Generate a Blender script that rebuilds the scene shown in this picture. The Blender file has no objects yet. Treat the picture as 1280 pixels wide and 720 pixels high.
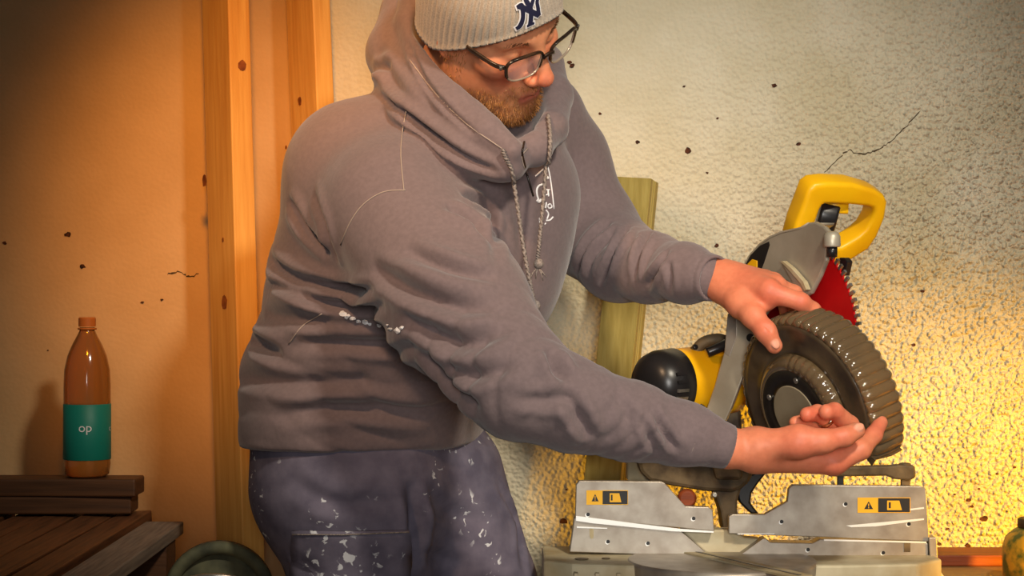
import bpy, bmesh, math, random
import numpy as np
from mathutils import Vector, Matrix
from mathutils.bvhtree import BVHTree

random.seed(7)
RNG = np.random.default_rng(7)
SC = bpy.context.scene
COL = SC.collection

# ------------------------------------------------------------------ camera
FPX, CZ = 2400.0, 1.255            # focal length in pixels of a 1280 wide frame, camera height
cam_d = bpy.data.cameras.new('camera')
cam = bpy.data.objects.new('camera', cam_d)
COL.objects.link(cam)
cam.location = (0, 0, CZ)
cam.rotation_euler = (math.radians(90), 0, 0)
cam_d.sensor_width = 36.0
cam_d.lens = FPX / 1280 * 36
cam_d.clip_start = 0.05
SC.camera = cam

# ------------------------------------------------------------------ light
SC.view_settings.view_transform = 'Standard'
SC.view_settings.look = 'None'
SC.view_settings.gamma = 1.0
SC.view_settings.use_curve_mapping = False
SC.view_settings.exposure = 0.0
world = bpy.data.worlds.new('world')
SC.world = world
world.use_nodes = True
bg = world.node_tree.nodes['Background']
bg.inputs[0].default_value = (1.0, 0.90, 0.80, 1)
bg.inputs[1].default_value = 0.07


def spot(name, loc, target, energy, color, size_deg, blend, radius):
    d = bpy.data.lights.new(name, 'SPOT')
    d.energy = energy
    d.color = color
    d.spot_size = math.radians(size_deg)
    d.spot_blend = blend
    d.shadow_soft_size = radius
    o = bpy.data.objects.new(name, d)
    COL.objects.link(o)
    o.location = loc
    o.rotation_euler = (Vector(target) - Vector(loc)).to_track_quat('-Z', 'Y').to_euler()
    return o


spot('added_front_spot', (0.20, -0.3, 1.45), (0.32, 2.8, 1.26), 205, (1.0, 0.96, 0.90), 32, 1.0, 0.35)  # added spot out of view, frontal key for face and wall
spot('added_high_spot', (0.95, 0.35, 2.95), (0.24, 2.8, 1.20), 300, (1.0, 0.88, 0.70), 38, 1.0, 0.14)  # added spot out of view, brings out the cloth folds from above
spot('added_side_fill', (-1.00, 0.75, 2.85), (-0.12, 2.75, 1.42), 220, (1.0, 0.62, 0.34), 22, 1.0, 0.12)  # added fill out of view, brightens the person's back and hat
spot('added_amber_spot', (1.42, 2.22, 0.96), (0.78, 3.20, 0.74), 190, (1.0, 0.48, 0.0), 58, 1.0, 0.04)  # added spot out of view, turns the lower right wall golden
spot('added_orange_spot', (-0.22, 1.3, 2.55), (-0.42, 3.3, 1.38), 190, (1.0, 0.36, 0.010), 24.5, 1.0, 0.10)  # added spot, tints the plaster orange and fades towards the left edge


# ------------------------------------------------------------------ helpers
def P(px, py, Y):
    return Vector(((px - 640) / FPX * Y, Y, CZ - (py - 360) / FPX * Y))


def ray(px, py):
    return Vector(((px - 640) / FPX, 1.0, -(py - 360) / FPX)).normalized()


CAM = Vector((0, 0, CZ))


def on_plane(px, py, o, n):
    r = ray(px, py)
    return CAM + r * ((o - CAM).dot(n) / r.dot(n))


def link(name, me, mat=None, parent=None, smooth=False):
    o = bpy.data.objects.new(name, me)
    COL.objects.link(o)
    if mat is not None and len(me.materials) == 0:
        me.materials.append(mat)
    if parent is not None:
        o.parent = parent
        # parts are built in scene coordinates; only top-level objects carry a location
        o.matrix_parent_inverse = Matrix.Translation(-Vector(parent.location)) if parent.parent is None else Matrix()
    if smooth:
        me.polygons.foreach_set('use_smooth', [True] * len(me.polygons))
    return o


def thing(name, label, cat, loc, group=None):
    o = bpy.data.objects.new(name, None)
    COL.objects.link(o)
    o.empty_display_size = 0.05
    o.location = loc
    return tag(o, label, cat, group)


def tag(o, label=None, cat=None, group=None, kind=None):
    if label: o['label'] = label
    if cat: o['category'] = cat
    if group: o['group'] = group
    if kind: o['kind'] = kind
    return o


def mesh(name, verts, faces):
    me = bpy.data.meshes.new(name)
    me.from_pydata([tuple(v) for v in verts], [], faces)
    me.update()
    return me


def np_mesh(name, V, Q):
    me = bpy.data.meshes.new(name)
    V = np.asarray(V, np.float32)
    Q = np.asarray(Q, np.int32)
    k = Q.shape[1]
    me.vertices.add(len(V))
    me.vertices.foreach_set('co', V.ravel())
    me.loops.add(Q.size)
    me.loops.foreach_set('vertex_index', Q.ravel())
    me.polygons.add(len(Q))
    me.polygons.foreach_set('loop_start', np.arange(0, Q.size, k, dtype=np.int32))
    me.polygons.foreach_set('use_smooth', np.ones(len(Q), bool))
    me.update(calc_edges=True)
    return me


def fix_normals(me):
    bm = bmesh.new(); bm.from_mesh(me)
    bmesh.ops.recalc_face_normals(bm, faces=bm.faces)
    bm.to_mesh(me); bm.free()
    return me


def bevel(o, w, seg=2, angle=30):
    m = o.modifiers.new('bevel', 'BEVEL')
    m.width = w; m.segments = seg; m.limit_method = 'ANGLE'; m.angle_limit = math.radians(angle)
    return o


def box_mesh(name, c, ax, ay, az, hx, hy, hz):
    """box with centre c and half sizes along three unit axes"""
    c = Vector(c); ax = Vector(ax); ay = Vector(ay); az = Vector(az)
    vs = [c + ax * hx * i + ay * hy * j + az * hz * k for i in (-1, 1) for j in (-1, 1) for k in (-1, 1)]
    fs = [(0, 1, 3, 2), (4, 6, 7, 5), (0, 4, 5, 1), (2, 3, 7, 6), (0, 2, 6, 4), (1, 5, 7, 3)]
    return fix_normals(mesh(name, vs, fs))


X3, Y3, Z3 = Vector((1, 0, 0)), Vector((0, 1, 0)), Vector((0, 0, 1))


def prism(name, pts, off):
    """polygon pts (3D, planar) extruded by vector off"""
    n = len(pts)
    vs = [Vector(p) for p in pts] + [Vector(p) + off for p in pts]
    fs = [tuple(range(n)), tuple(range(2 * n - 1, n - 1, -1))]
    fs += [(i, i + n, (i + 1) % n + n, (i + 1) % n) for i in range(n)]
    return fix_normals(mesh(name, vs, fs))


def px_prism(name, px, o, n, c0, c1):
    """polygon in pixels laid on the plane through o with normal n, at offsets c0..c1 along n"""
    o = Vector(o); n = Vector(n).normalized()
    return prism(name, [on_plane(x, y, o + n * c0, n) for x, y in px], n * (c1 - c0))


def frame_of(axis):
    a = Vector(axis).normalized()
    h = Z3 if abs(a.z) < 0.9 else X3
    u = a.cross(h).normalized()
    return a, u, a.cross(u).normalized()


def lathe(name, o, axis, prof, seg=32, a0=0, a1=2 * math.pi, smooth=True):
    """prof: list of (distance along axis, radius)"""
    o = Vector(o); a, u, v = frame_of(axis)
    full = abs(a1 - a0 - 2 * math.pi) < 1e-6
    n = seg if full else seg + 1
    vs, fs = [], []
    for t, r in prof:
        for i in range(n):
            th = a0 + (a1 - a0) * i / seg
            vs.append(o + a * t + (u * math.cos(th) + v * math.sin(th)) * r)
    for j in range(len(prof) - 1):
        for i in range(seg):
            k = (i + 1) % n
            fs.append((j * n + i, j * n + k, (j + 1) * n + k, (j + 1) * n + i))
    if full:
        fs.append(tuple(range(n - 1, -1, -1)))
        fs.append(tuple((len(prof) - 1) * n + i for i in range(n)))
    me = mesh(name, vs, fs)
    me.polygons.foreach_set('use_smooth', [smooth and len(p.vertices) == 4 for p in me.polygons])
    return fix_normals(me)


def catmull(pts, n=8):
    pts = [Vector(p) for p in pts]
    if len(pts) < 3:
        return [pts[0].lerp(pts[-1], i / n) for i in range(n + 1)]
    out = []
    e = [pts[0] * 2 - pts[1]] + pts + [pts[-1] * 2 - pts[-2]]
    for i in range(1, len(e) - 2):
        a, b, c, d = e[i - 1], e[i], e[i + 1], e[i + 2]
        for k in range(n):
            t = k / n
            out.append(0.5 * ((2 * b) + (c - a) * t + (2 * a - 5 * b + 4 * c - d) * t * t + (3 * b - a - 3 * c + d) * t ** 3))
    out.append(pts[-1])
    return out


def sweep(name, path, prof, up=None, scale=None, closed=False, twist=0.0):
    """sweep a closed 2D profile along a 3D path; profile x = side, y = up"""
    n, m = len(path), len(prof)
    vs, fs = [], []
    u_prev = Vector(up).normalized() if up is not None else None
    for i, p in enumerate(path):
        if closed:
            t = (path[(i + 1) % n] - path[i - 1]).normalized()
        else:
            t = (path[min(i + 1, n - 1)] - path[max(i - 1, 0)]).normalized()
        if u_prev is None:
            u_prev = frame_of(t)[1]
        u = u_prev - t * u_prev.dot(t)
        u = u.normalized() if u.length > 1e-6 else frame_of(t)[1]
        if up is None:
            u_prev = u
        s = t.cross(u)
        k = scale(i / (n - 1)) if scale else 1.0
        ca, sa = math.cos(twist * i), math.sin(twist * i)
        for x, y in prof:
            xx, yy = x * ca - y * sa, x * sa + y * ca
            vs.append(p + s * xx * k + u * yy * k)
    for i in range(n if closed else n - 1):
        j = (i + 1) % n
        for q in range(m):
            r = (q + 1) % m
            fs.append((i * m + q, i * m + r, j * m + r, j * m + q))
    if not closed:
        fs.append(tuple(range(m - 1, -1, -1)))
        fs.append(tuple((n - 1) * m + q for q in range(m)))
    me = mesh(name, vs, fs)
    me.polygons.foreach_set('use_smooth', [len(p.vertices) == 4 for p in me.polygons])
    return fix_normals(me)


def circ(r, n=10, ry=None):
    ry = r if ry is None else ry
    return [(r * math.cos(2 * math.pi * i / n), ry * math.sin(2 * math.pi * i / n)) for i in range(n)]


def rrect(w, h, r, n=4):
    out = []
    for cx, cy, a in ((w - r, h - r, 0), (-w + r, h - r, 90), (-w + r, -h + r, 180), (w - r, -h + r, 270)):
        for i in range(n + 1):
            t = math.radians(a + 90 * i / n)
            out.append((cx + r * math.cos(t), cy + r * math.sin(t)))
    return out


def join_meshes(name, meshes):
    bm = bmesh.new()
    for m in meshes:
        bm.from_mesh(m)
        bpy.data.meshes.remove(m)
    me = bpy.data.meshes.new(name)
    bm.to_mesh(me); bm.free()
    return me


# ------------------------------------------------------------------ signed distance sculpting
class Grid:
    def __init__(self, lo, hi, h):
        self.lo = np.array(lo, np.float32); self.h = h
        n = np.ceil((np.array(hi) - np.array(lo)) / h).astype(int) + 1
        self.x = (lo[0] + h * np.arange(n[0])).astype(np.float32)[:, None, None]
        self.y = (lo[1] + h * np.arange(n[1])).astype(np.float32)[None, :, None]
        self.z = (lo[2] + h * np.arange(n[2])).astype(np.float32)[None, None, :]
        self.D = np.full(n, 9.0, np.float32)

    def rc(self, a, b, ra, rb, M=None):
        """tapered capsule; M optional 3x3 map applied to space first"""
        if M is None:
            x, y, z = self.x, self.y, self.z
            a = np.array(a, float); b = np.array(b, float)
        else:
            x, y, z = [M[i][0] * self.x + M[i][1] * self.y + M[i][2] * self.z for i in range(3)]
            a = np.array(M) @ np.array(a, float); b = np.array(M) @ np.array(b, float)
        ba = b - a; L = float(ba @ ba) + 1e-12
        dx, dy, dz = x - np.float32(a[0]), y - np.float32(a[1]), z - np.float32(a[2])
        dot = dx * np.float32(ba[0]) + dy * np.float32(ba[1]) + dz * np.float32(ba[2])
        t = np.clip(dot / np.float32(L), 0, 1)
        d2 = dx * dx + dy * dy + dz * dz - 2 * t * dot + t * t * np.float32(L)
        return np.sqrt(np.maximum(d2, 0)) - (np.float32(ra) + np.float32(rb - ra) * t)

    def el(self, c, r, R=None):
        dx, dy, dz = self.x - np.float32(c[0]), self.y - np.float32(c[1]), self.z - np.float32(c[2])
        if R is not None:
            dx, dy, dz = [R[i][0] * dx + R[i][1] * dy + R[i][2] * dz for i in range(3)]
        q = (dx / r[0]) ** 2 + (dy / r[1]) ** 2 + (dz / r[2]) ** 2
        k1 = np.sqrt((dx / r[0] ** 2) ** 2 + (dy / r[1] ** 2) ** 2 + (dz / r[2] ** 2) ** 2) + 1e-9
        k0 = np.sqrt(q)
        return k0 * (k0 - 1) / k1

    def add(self, d, k=0.01):
        D = self.D
        h = np.maximum(k - np.abs(D - d), 0) / k
        self.D = (np.minimum(D, d) - h * h * np.float32(k * 0.25)).astype(np.float32)

    def sub(self, d, k=0.01):
        D = self.D; d = -d
        h = np.maximum(k - np.abs(D - d), 0) / k
        self.D = (np.maximum(D, d) + h * h * np.float32(k * 0.25)).astype(np.float32)

    def chain(self, pts, rs, k=0.006):
        for i in range(len(pts) - 1):
            self.add(self.rc(pts[i], pts[i + 1], rs[i], rs[i + 1]), k)

    def nets(self, smooth=2):
        D = self.D
        D[0], D[-1], D[:, 0], D[:, -1], D[:, :, 0], D[:, :, -1] = 1, 1, 1, 1, 1, 1
        s = D < 0
        sl = [slice(None, -1), slice(1, None)]
        cnt = sum(s[sl[i], sl[j], sl[k]].astype(np.int8) for i in (0, 1) for j in (0, 1) for k in (0, 1))
        act = (cnt > 0) & (cnt < 8)
        idx = np.full(act.shape, -1, np.int64)
        nv = int(act.sum()); idx[act] = np.arange(nv)
        acc = np.zeros((nv, 3)); w = np.zeros(nv)
        corner = {c: D[sl[c[0]], sl[c[1]], sl[c[2]]][act] for c in [(i, j, k) for i in (0, 1) for j in (0, 1) for k in (0, 1)]}
        for c in corner:
            for ax in range(3):
                if c[ax] == 0:
                    e = list(c); e[ax] = 1; e = tuple(e)
                    da, db = corner[c], corner[e]
                    m = (da < 0) != (db < 0)
                    t = np.where(m, da / np.where(m, da - db, 1), 0)
                    for q in range(3):
                        acc[:, q] += np.where(m, c[q] + (t if q == ax else 0), 0)
                    w += m
        V = acc / w[:, None] + np.argwhere(act)
        V = V * self.h + self.lo
        Q = []
        for ax in range(3):
            b, c = (ax + 1) % 3, (ax + 2) % 3
            a0 = [slice(None)] * 3; a1 = [slice(None)] * 3
            a0[ax] = slice(None, -1); a1[ax] = slice(1, None)
            ch = s[tuple(a0)] != s[tuple(a1)]
            E = np.argwhere(ch)
            E = E[(E[:, b] > 0) & (E[:, c] > 0)]
            inside = s[E[:, 0], E[:, 1], E[:, 2]]

            def cell(db, dc):
                G = E.copy(); G[:, b] -= db; G[:, c] -= dc
                return idx[G[:, 0], G[:, 1], G[:, 2]]
            q = np.stack([cell(1, 1), cell(0, 1), cell(0, 0), cell(1, 0)], 1)
            q[~inside] = q[~inside][:, ::-1]
            Q.append(q)
        Q = np.concatenate(Q)
        for _ in range(smooth):
            V = laplace(V, Q, 0.5)
        return V, Q


def laplace(V, Q, lam):
    n = len(V)
    a = np.concatenate([Q[:, i] for i in range(4)]); b = np.concatenate([Q[:, (i + 1) % 4] for i in range(4)])
    S = np.stack([np.bincount(a, V[b, q], n) + np.bincount(b, V[a, q], n) for q in range(3)], 1)
    c = np.bincount(a, minlength=n) + np.bincount(b, minlength=n)
    return V + lam * (S / np.maximum(c, 1)[:, None] - V)


def vnormals(V, Q):
    fn = np.cross(V[Q[:, 2]] - V[Q[:, 0]], V[Q[:, 3]] - V[Q[:, 1]])
    N = np.stack([sum(np.bincount(Q[:, i], fn[:, q], len(V)) for i in range(4)) for q in range(3)], 1)
    return N / (np.linalg.norm(N, axis=1)[:, None] + 1e-12)


def polydist(V, pts):
    """distance to a polyline, and a 0..1..0 fade along it so that creases die away at both ends"""
    best = np.full(len(V), 9.0); par = np.zeros(len(V))
    L = [0.0]
    for a, b in zip(pts[:-1], pts[1:]):
        L.append(L[-1] + (b - a).length)
    for i, (a, b) in enumerate(zip(pts[:-1], pts[1:])):
        a = np.array(a); b = np.array(b); ba = b - a
        t = np.clip(((V - a) @ ba) / (ba @ ba + 1e-12), 0, 1)
        d = np.linalg.norm(V - a - t[:, None] * ba, axis=1)
        m = d < best
        best = np.where(m, d, best); par = np.where(m, (L[i] + t * (L[i + 1] - L[i])) / L[-1], par)
    return best, np.clip(np.sin(np.pi * np.clip(par, 0, 1)), 0, 1) ** 0.7


class Surf:
    """ray casting of photo pixels onto a finished mesh, for seams, cords and marks lying on it"""
    def __init__(self, V, Q):
        self.t = BVHTree.FromPolygons([Vector(v) for v in V], [tuple(int(i) for i in q) for q in Q])

    def hit(self, px, py, off=0.0):
        p, n, i, d = self.t.ray_cast(CAM, ray(px, py))
        if p is None:
            return None
        if n.dot(ray(px, py)) > 0:
            n = -n
        return p + n * off

    def path(self, pxs, off=0.0, n=6):
        c = catmull([Vector((x, y, 0)) for x, y in pxs], n)
        out = [self.hit(p.x, p.y, off) for p in c]
        return [p for p in out if p is not None]


# ------------------------------------------------------------------ materials
def srgb(r, g, b):
    f = lambda c: c / 12.92 if c <= 0.04045 else ((c + 0.055) / 1.055) ** 2.4
    return (f(r / 255), f(g / 255), f(b / 255))


def pmat(name, col, rough=0.6, metal=0.0, col2=None, nscale=20, ndetail=4, ramp=(0.35, 0.65), bump=None, spec=0.5,
         stretch=None, attr=None, trans=0.0, alpha=1.0, sss=0.0, sheen=0.0, coat=0.0, ior=1.45):
    m = bpy.data.materials.new(name)
    m.use_nodes = True
    nt = m.node_tree; N = nt.nodes; L = nt.links
    b = N['Principled BSDF']
    b.inputs['Base Color'].default_value = (*col, 1)
    b.inputs['Roughness'].default_value = rough
    b.inputs['Metallic'].default_value = metal
    b.inputs['Specular IOR Level'].default_value = spec
    b.inputs['Transmission Weight'].default_value = trans
    b.inputs['Alpha'].default_value = alpha
    b.inputs['Subsurface Weight'].default_value = sss
    b.inputs['Subsurface Radius'].default_value = (0.010, 0.004, 0.002)
    b.inputs['Subsurface Scale'].default_value = 0.5
    b.inputs['Sheen Weight'].default_value = sheen
    b.inputs['Coat Weight'].default_value = coat
    b.inputs['IOR'].default_value = ior
    tc = N.new('ShaderNodeTexCoord'); mp = N.new('ShaderNodeMapping')
    L.new(tc.outputs['Object'], mp.inputs[0])
    if stretch:
        mp.inputs['Scale'].default_value = stretch
    base = None
    if attr:
        at = N.new('ShaderNodeAttribute'); at.attribute_name = attr
        base = at.outputs['Color']
    if col2 is not None:
        nz = N.new('ShaderNodeTexNoise'); nz.inputs['Scale'].default_value = nscale; nz.inputs['Detail'].default_value = ndetail
        L.new(mp.outputs[0], nz.inputs['Vector'])
        mr = N.new('ShaderNodeMapRange'); mr.inputs[1].default_value = ramp[0]; mr.inputs[2].default_value = ramp[1]
        L.new(nz.outputs[0], mr.inputs[0])
        mx = N.new('ShaderNodeMix'); mx.data_type = 'RGBA'
        L.new(mr.outputs[0], mx.inputs[0])
        mx.inputs[6].default_value = (*col, 1); mx.inputs[7].default_value = (*col2, 1)
        if base is not None:
            mx.blend_type = 'MULTIPLY'
            L.new(base, mx.inputs[6])
        base = mx.outputs[2]
    if base is not None:
        L.new(base, b.inputs['Base Color'])
    prev = None
    for bp in (bump or []):
        sc, st, dist = bp[:3]
        nz = N.new('ShaderNodeTexNoise'); nz.inputs['Scale'].default_value = sc; nz.inputs['Detail'].default_value = 3
        L.new(mp.outputs[0], nz.inputs['Vector'])
        bn = N.new('ShaderNodeBump'); bn.inputs['Strength'].default_value = st; bn.inputs['Distance'].default_value = dist
        L.new(nz.outputs[0], bn.inputs['Height'])
        if prev: L.new(prev, bn.inputs['Normal'])
        prev = bn.outputs[0]
    if prev: L.new(prev, b.inputs['Normal'])
    return m


def wall_mat(name, col, col2, rough_x=None):
    """painted render: pebbly roughcast that fades into smooth trowelled render left of rough_x"""
    m = pmat(name, col, 0.85, 0, col2, 5, 5, (0.35, 0.75), spec=0.2)
    nt = m.node_tree; N = nt.nodes; L = nt.links
    b = N['Principled BSDF']
    tc = N.new('ShaderNodeTexCoord')
    vo = N.new('ShaderNodeTexVoronoi'); vo.inputs['Scale'].default_value = 150; vo.feature = 'SMOOTH_F1'
    nz = N.new('ShaderNodeTexNoise'); nz.inputs['Scale'].default_value = 110; nz.inputs['Detail'].default_value = 4
    L.new(tc.outputs['Object'], vo.inputs['Vector']); L.new(tc.outputs['Object'], nz.inputs['Vector'])
    ad = N.new('ShaderNodeMath'); ad.operation = 'SUBTRACT'
    L.new(nz.outputs[0], ad.inputs[0]); L.new(vo.outputs[0], ad.inputs[1])
    bn = N.new('ShaderNodeBump'); bn.inputs['Distance'].default_value = 0.012
    L.new(ad.outputs[0], bn.inputs['Height'])
    if rough_x is not None:
        sp = N.new('ShaderNodeSeparateXYZ'); L.new(tc.outputs['Object'], sp.inputs[0])
        # smoother towards the upper left, where the render was trowelled flat
        mu = N.new('ShaderNodeMath'); mu.operation = 'MULTIPLY_ADD'; mu.inputs[1].default_value = -0.7
        L.new(sp.outputs[2], mu.inputs[0]); L.new(sp.outputs[0], mu.inputs[2])
        mr = N.new('ShaderNodeMapRange'); mr.inputs[1].default_value = rough_x - 0.25; mr.inputs[2].default_value = rough_x + 0.45
        mr.inputs[3].default_value = 0.18; mr.inputs[4].default_value = 1.0
        L.new(mu.outputs[0], mr.inputs[0]); L.new(mr.outputs[0], bn.inputs['Strength'])
    else:
        bn.inputs['Strength'].default_value = 0.06
    L.new(bn.outputs[0], b.inputs['Normal'])
    return m


def wood_mat(name, c1, c2, axis=2, rough=0.55, scale=14):
    st = [9.0, 9.0, 9.0]; st[axis] = 0.45
    return pmat(name, c1, rough, 0, c2, scale, 5, (0.3, 0.75), bump=[(scale * 2, 0.25, 0.002)], stretch=tuple(st), spec=0.35)


M = {}
M['roughcast'] = wall_mat('roughcast_render', srgb(214, 206, 182), srgb(190, 178, 142), -0.70)
M['plaster'] = wall_mat('smooth_plaster', srgb(214, 178, 132), srgb(196, 158, 110))
M['chip'] = pmat('rust_fleck', srgb(92, 48, 24), 0.9, col2=srgb(40, 22, 12), nscale=200)
M['crack'] = pmat('crack_line', srgb(70, 56, 38), 0.95)
M['concrete'] = pmat('concrete_floor', srgb(120, 114, 104), 0.85, col2=srgb(96, 90, 82), nscale=8, bump=[(60, 0.2, 0.003)])
M['pine'] = wood_mat('pine_timber', srgb(226, 176, 96), srgb(204, 146, 70))
M['knot'] = pmat('pine_knot', srgb(150, 84, 34), 0.6, col2=srgb(110, 56, 22), nscale=90)
M['treated'] = wood_mat('treated_timber', srgb(178, 156, 84), srgb(150, 128, 60))
M['oldwood'] = wood_mat('weathered_board', srgb(96, 62, 38), srgb(58, 36, 22), axis=0)
M['redwood'] = wood_mat('red_brown_board', srgb(140, 66, 30), srgb(104, 46, 20), axis=0)
M['ply'] = wood_mat('bench_ply', srgb(170, 132, 82), srgb(140, 104, 60), axis=0)
M['alu'] = pmat('cast_aluminium', srgb(168, 160, 148), 0.42, 0.55, col2=srgb(142, 132, 120), nscale=30, bump=[(260, 0.06, 0.001)])
M['aluraw'] = pmat('guard_aluminium', srgb(182, 174, 156), 0.42, 0.35, col2=srgb(160, 151, 132), nscale=14, bump=[(320, 0.05, 0.001)])
M['alupale'] = pmat('painted_casting', srgb(196, 186, 156), 0.6, 0.1, col2=srgb(168, 152, 116), nscale=18)
M['shine'] = pmat('highlight_rim_white', srgb(240, 240, 236), 0.35, 0.3)  # near-white for the painted fence highlights and the screw rims
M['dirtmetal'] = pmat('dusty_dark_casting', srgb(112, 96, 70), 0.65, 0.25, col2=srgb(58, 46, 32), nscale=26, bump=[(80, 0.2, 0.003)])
M['black'] = pmat('black_plastic', srgb(28, 27, 28), 0.32, spec=0.5)
M['rubber'] = pmat('black_rubber', srgb(24, 26, 24), 0.7, bump=[(60, 0.15, 0.002)])
M['yellow'] = pmat('yellow_tool_plastic', srgb(240, 184, 12), 0.38, col2=srgb(228, 166, 8), nscale=12, bump=[(500, 0.05, 0.0006)])
M['red'] = pmat('red_blade_coating', srgb(200, 14, 18), 0.45, col2=srgb(176, 8, 12), nscale=10)
M['steel'] = pmat('steel', srgb(190, 186, 178), 0.3, 0.85, col2=srgb(150, 144, 130), nscale=60)
M['smoke'] = pmat('smoked_polycarbonate', srgb(128, 106, 76), 0.16, 0.0, trans=0.5, coat=1.0, bump=[(35, 0.1, 0.002)])
M['smokedark'] = pmat('dark_guard_ring', srgb(44, 38, 32), 0.3, 0.1, col2=srgb(26, 22, 20), nscale=30)
M['smokemid'] = pmat('dusty_guard_face', srgb(104, 86, 62), 0.3, 0.0, col2=srgb(56, 46, 36), nscale=16, trans=0.25, coat=0.25)
M['hubgrey'] = pmat('grey_hub_disc', srgb(164, 150, 124), 0.5, 0.2, col2=srgb(146, 132, 106), nscale=12)
M['labely'] = pmat('label_yellow', srgb(236, 176, 20), 0.5)
M['labelk'] = pmat('label_black', srgb(26, 24, 22), 0.5)
M['hoodie'] = pmat('brown_grey_fleece', srgb(119, 103, 104), 0.95, col2=srgb(112, 97, 98), nscale=160, ndetail=3, sheen=0.25,
                   bump=[(900, 0.25, 0.0008), (70, 0.18, 0.003)], spec=0.1)
M['hoodin'] = pmat('hood_stitching', srgb(160, 143, 132), 0.9)
M['cord'] = pmat('grey_cord', srgb(150, 138, 130), 0.9, col2=srgb(104, 94, 90), nscale=400)
M['print'] = pmat('white_print', srgb(240, 238, 240), 0.7)
M['beanie'] = pmat('grey_knit', srgb(196, 182, 164), 0.95, col2=srgb(170, 156, 140), nscale=500, sheen=0.3, bump=[(1500, 0.4, 0.0006)], spec=0.1)
M['navy'] = pmat('navy_thread', srgb(24, 26, 58), 0.8)
M['skin'] = pmat('skin', (1, 1, 1), 0.48, attr='Col', col2=(0.86, 0.80, 0.78), nscale=120, ramp=(0.3, 0.8), sss=0.18, bump=[(420, 0.12, 0.0006), (90, 0.08, 0.001)], spec=0.4)
M['beard'] = pmat('ginger_beard', srgb(182, 122, 62), 0.55, col2=srgb(134, 84, 38), nscale=60)
M['brow'] = pmat('brown_hair', srgb(112, 72, 40), 0.6)
M['tortoise'] = pmat('tortoiseshell_frame', srgb(58, 42, 30), 0.25, col2=srgb(26, 20, 18), nscale=60)
M['clearrim'] = pmat('pale_rim', srgb(176, 158, 138), 0.25, 0.4)
M['lens'] = pmat('spectacle_lens', (1, 1, 1), 0.03, alpha=0.16, spec=0.8, coat=1.0)
M['gold'] = pmat('ring_metal', srgb(214, 200, 166), 0.2, 1.0)
M['amber'] = pmat('amber_drink', srgb(200, 128, 60), 0.12, trans=0.55, coat=0.6)
M['cap'] = pmat('bottle_cap', srgb(196, 112, 44), 0.5)
M['teal'] = pmat('teal_label', srgb(16, 128, 112), 0.5)
M['eye'] = pmat('eyeball', srgb(220, 206, 194), 0.2)
M['boot'] = pmat('boot_leather', srgb(92, 66, 40), 0.7, col2=srgb(70, 48, 30), nscale=30)


def trouser_mat():
    m = pmat('paint_splashed_work_cloth', srgb(112, 106, 122), 0.9, col2=srgb(92, 87, 103), nscale=30, bump=[(700, 0.2, 0.0008)], spec=0.15)
    nt = m.node_tree; N = nt.nodes; L = nt.links
    b = N['Principled BSDF']
    src = b.inputs['Base Color'].links[0].from_socket
    tc = N.new('ShaderNodeTexCoord')

    def thr(scale, lo, hi, det):
        nz = N.new('ShaderNodeTexNoise'); nz.inputs['Scale'].default_value = scale; nz.inputs['Detail'].default_value = det
        nz.inputs['Distortion'].default_value = 0.6
        L.new(tc.outputs['Object'], nz.inputs['Vector'])
        r = N.new('ShaderNodeMapRange'); r.inputs[1].default_value = lo; r.inputs[2].default_value = hi
        L.new(nz.outputs[0], r.inputs[0])
        return r.outputs[0]
    splat = thr(75, 0.60, 0.64, 3)
    where = thr(11, 0.53, 0.60, 1)
    mu = N.new('ShaderNodeMath'); mu.operation = 'MULTIPLY'
    L.new(splat, mu.inputs[0]); L.new(where, mu.inputs[1])
    mx = N.new('ShaderNodeMix'); mx.data_type = 'RGBA'
    L.new(mu.outputs[0], mx.inputs[0]); L.new(src, mx.inputs[6]); mx.inputs[7].default_value = (*srgb(206, 208, 214), 1)
    L.new(mx.outputs[2], b.inputs['Base Color'])
    return m


M['trousers'] = trouser_mat()

# ------------------------------------------------------------------ the setting
WY = 3.25                                   # face of the back wall
XJ = P(404, 0, WY).x                        # where roughcast meets plaster, behind the timbers
floor = tag(link('floor', box_mesh('floor', (0.1, 1.7, -0.05), X3, Y3, Z3, 2.6, 1.8, 0.05), M['concrete']),
            'plain concrete floor under the benches', None, None, 'structure')
wall_back = tag(link('wall_back', box_mesh('wall_back', ((XJ + 2.4) / 2, WY + 0.08, 1.3), X3, Y3, Z3, (2.4 - XJ) / 2, 0.08, 1.3), M['roughcast']),
                'pale roughcast rendered wall with brown flecks and a crack', None, None, 'structure')
wall_left = tag(link('wall_left', box_mesh('wall_left', ((XJ - 2.2) / 2, WY + 0.12, 1.3), X3, Y3, Z3, (2.2 + XJ) / 2, 0.08, 1.3), M['plaster']),
                'smooth plastered wall behind the standing timbers', None, None, 'structure')


def blob(px, py, Y, r, t=0.0012, n=9, sq=0.75):
    c = P(px, py, Y)
    a0 = random.random() * 6
    pts = []
    for i in range(n):
        a = a0 + 2 * math.pi * i / n
        rr = r * (0.65 + 0.6 * random.random())
        pts.append(c + Vector((math.cos(a) * rr, 0, math.sin(a) * rr * sq)))
    return prism('fleck', pts, Vector((0, -t, 0)))


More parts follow.
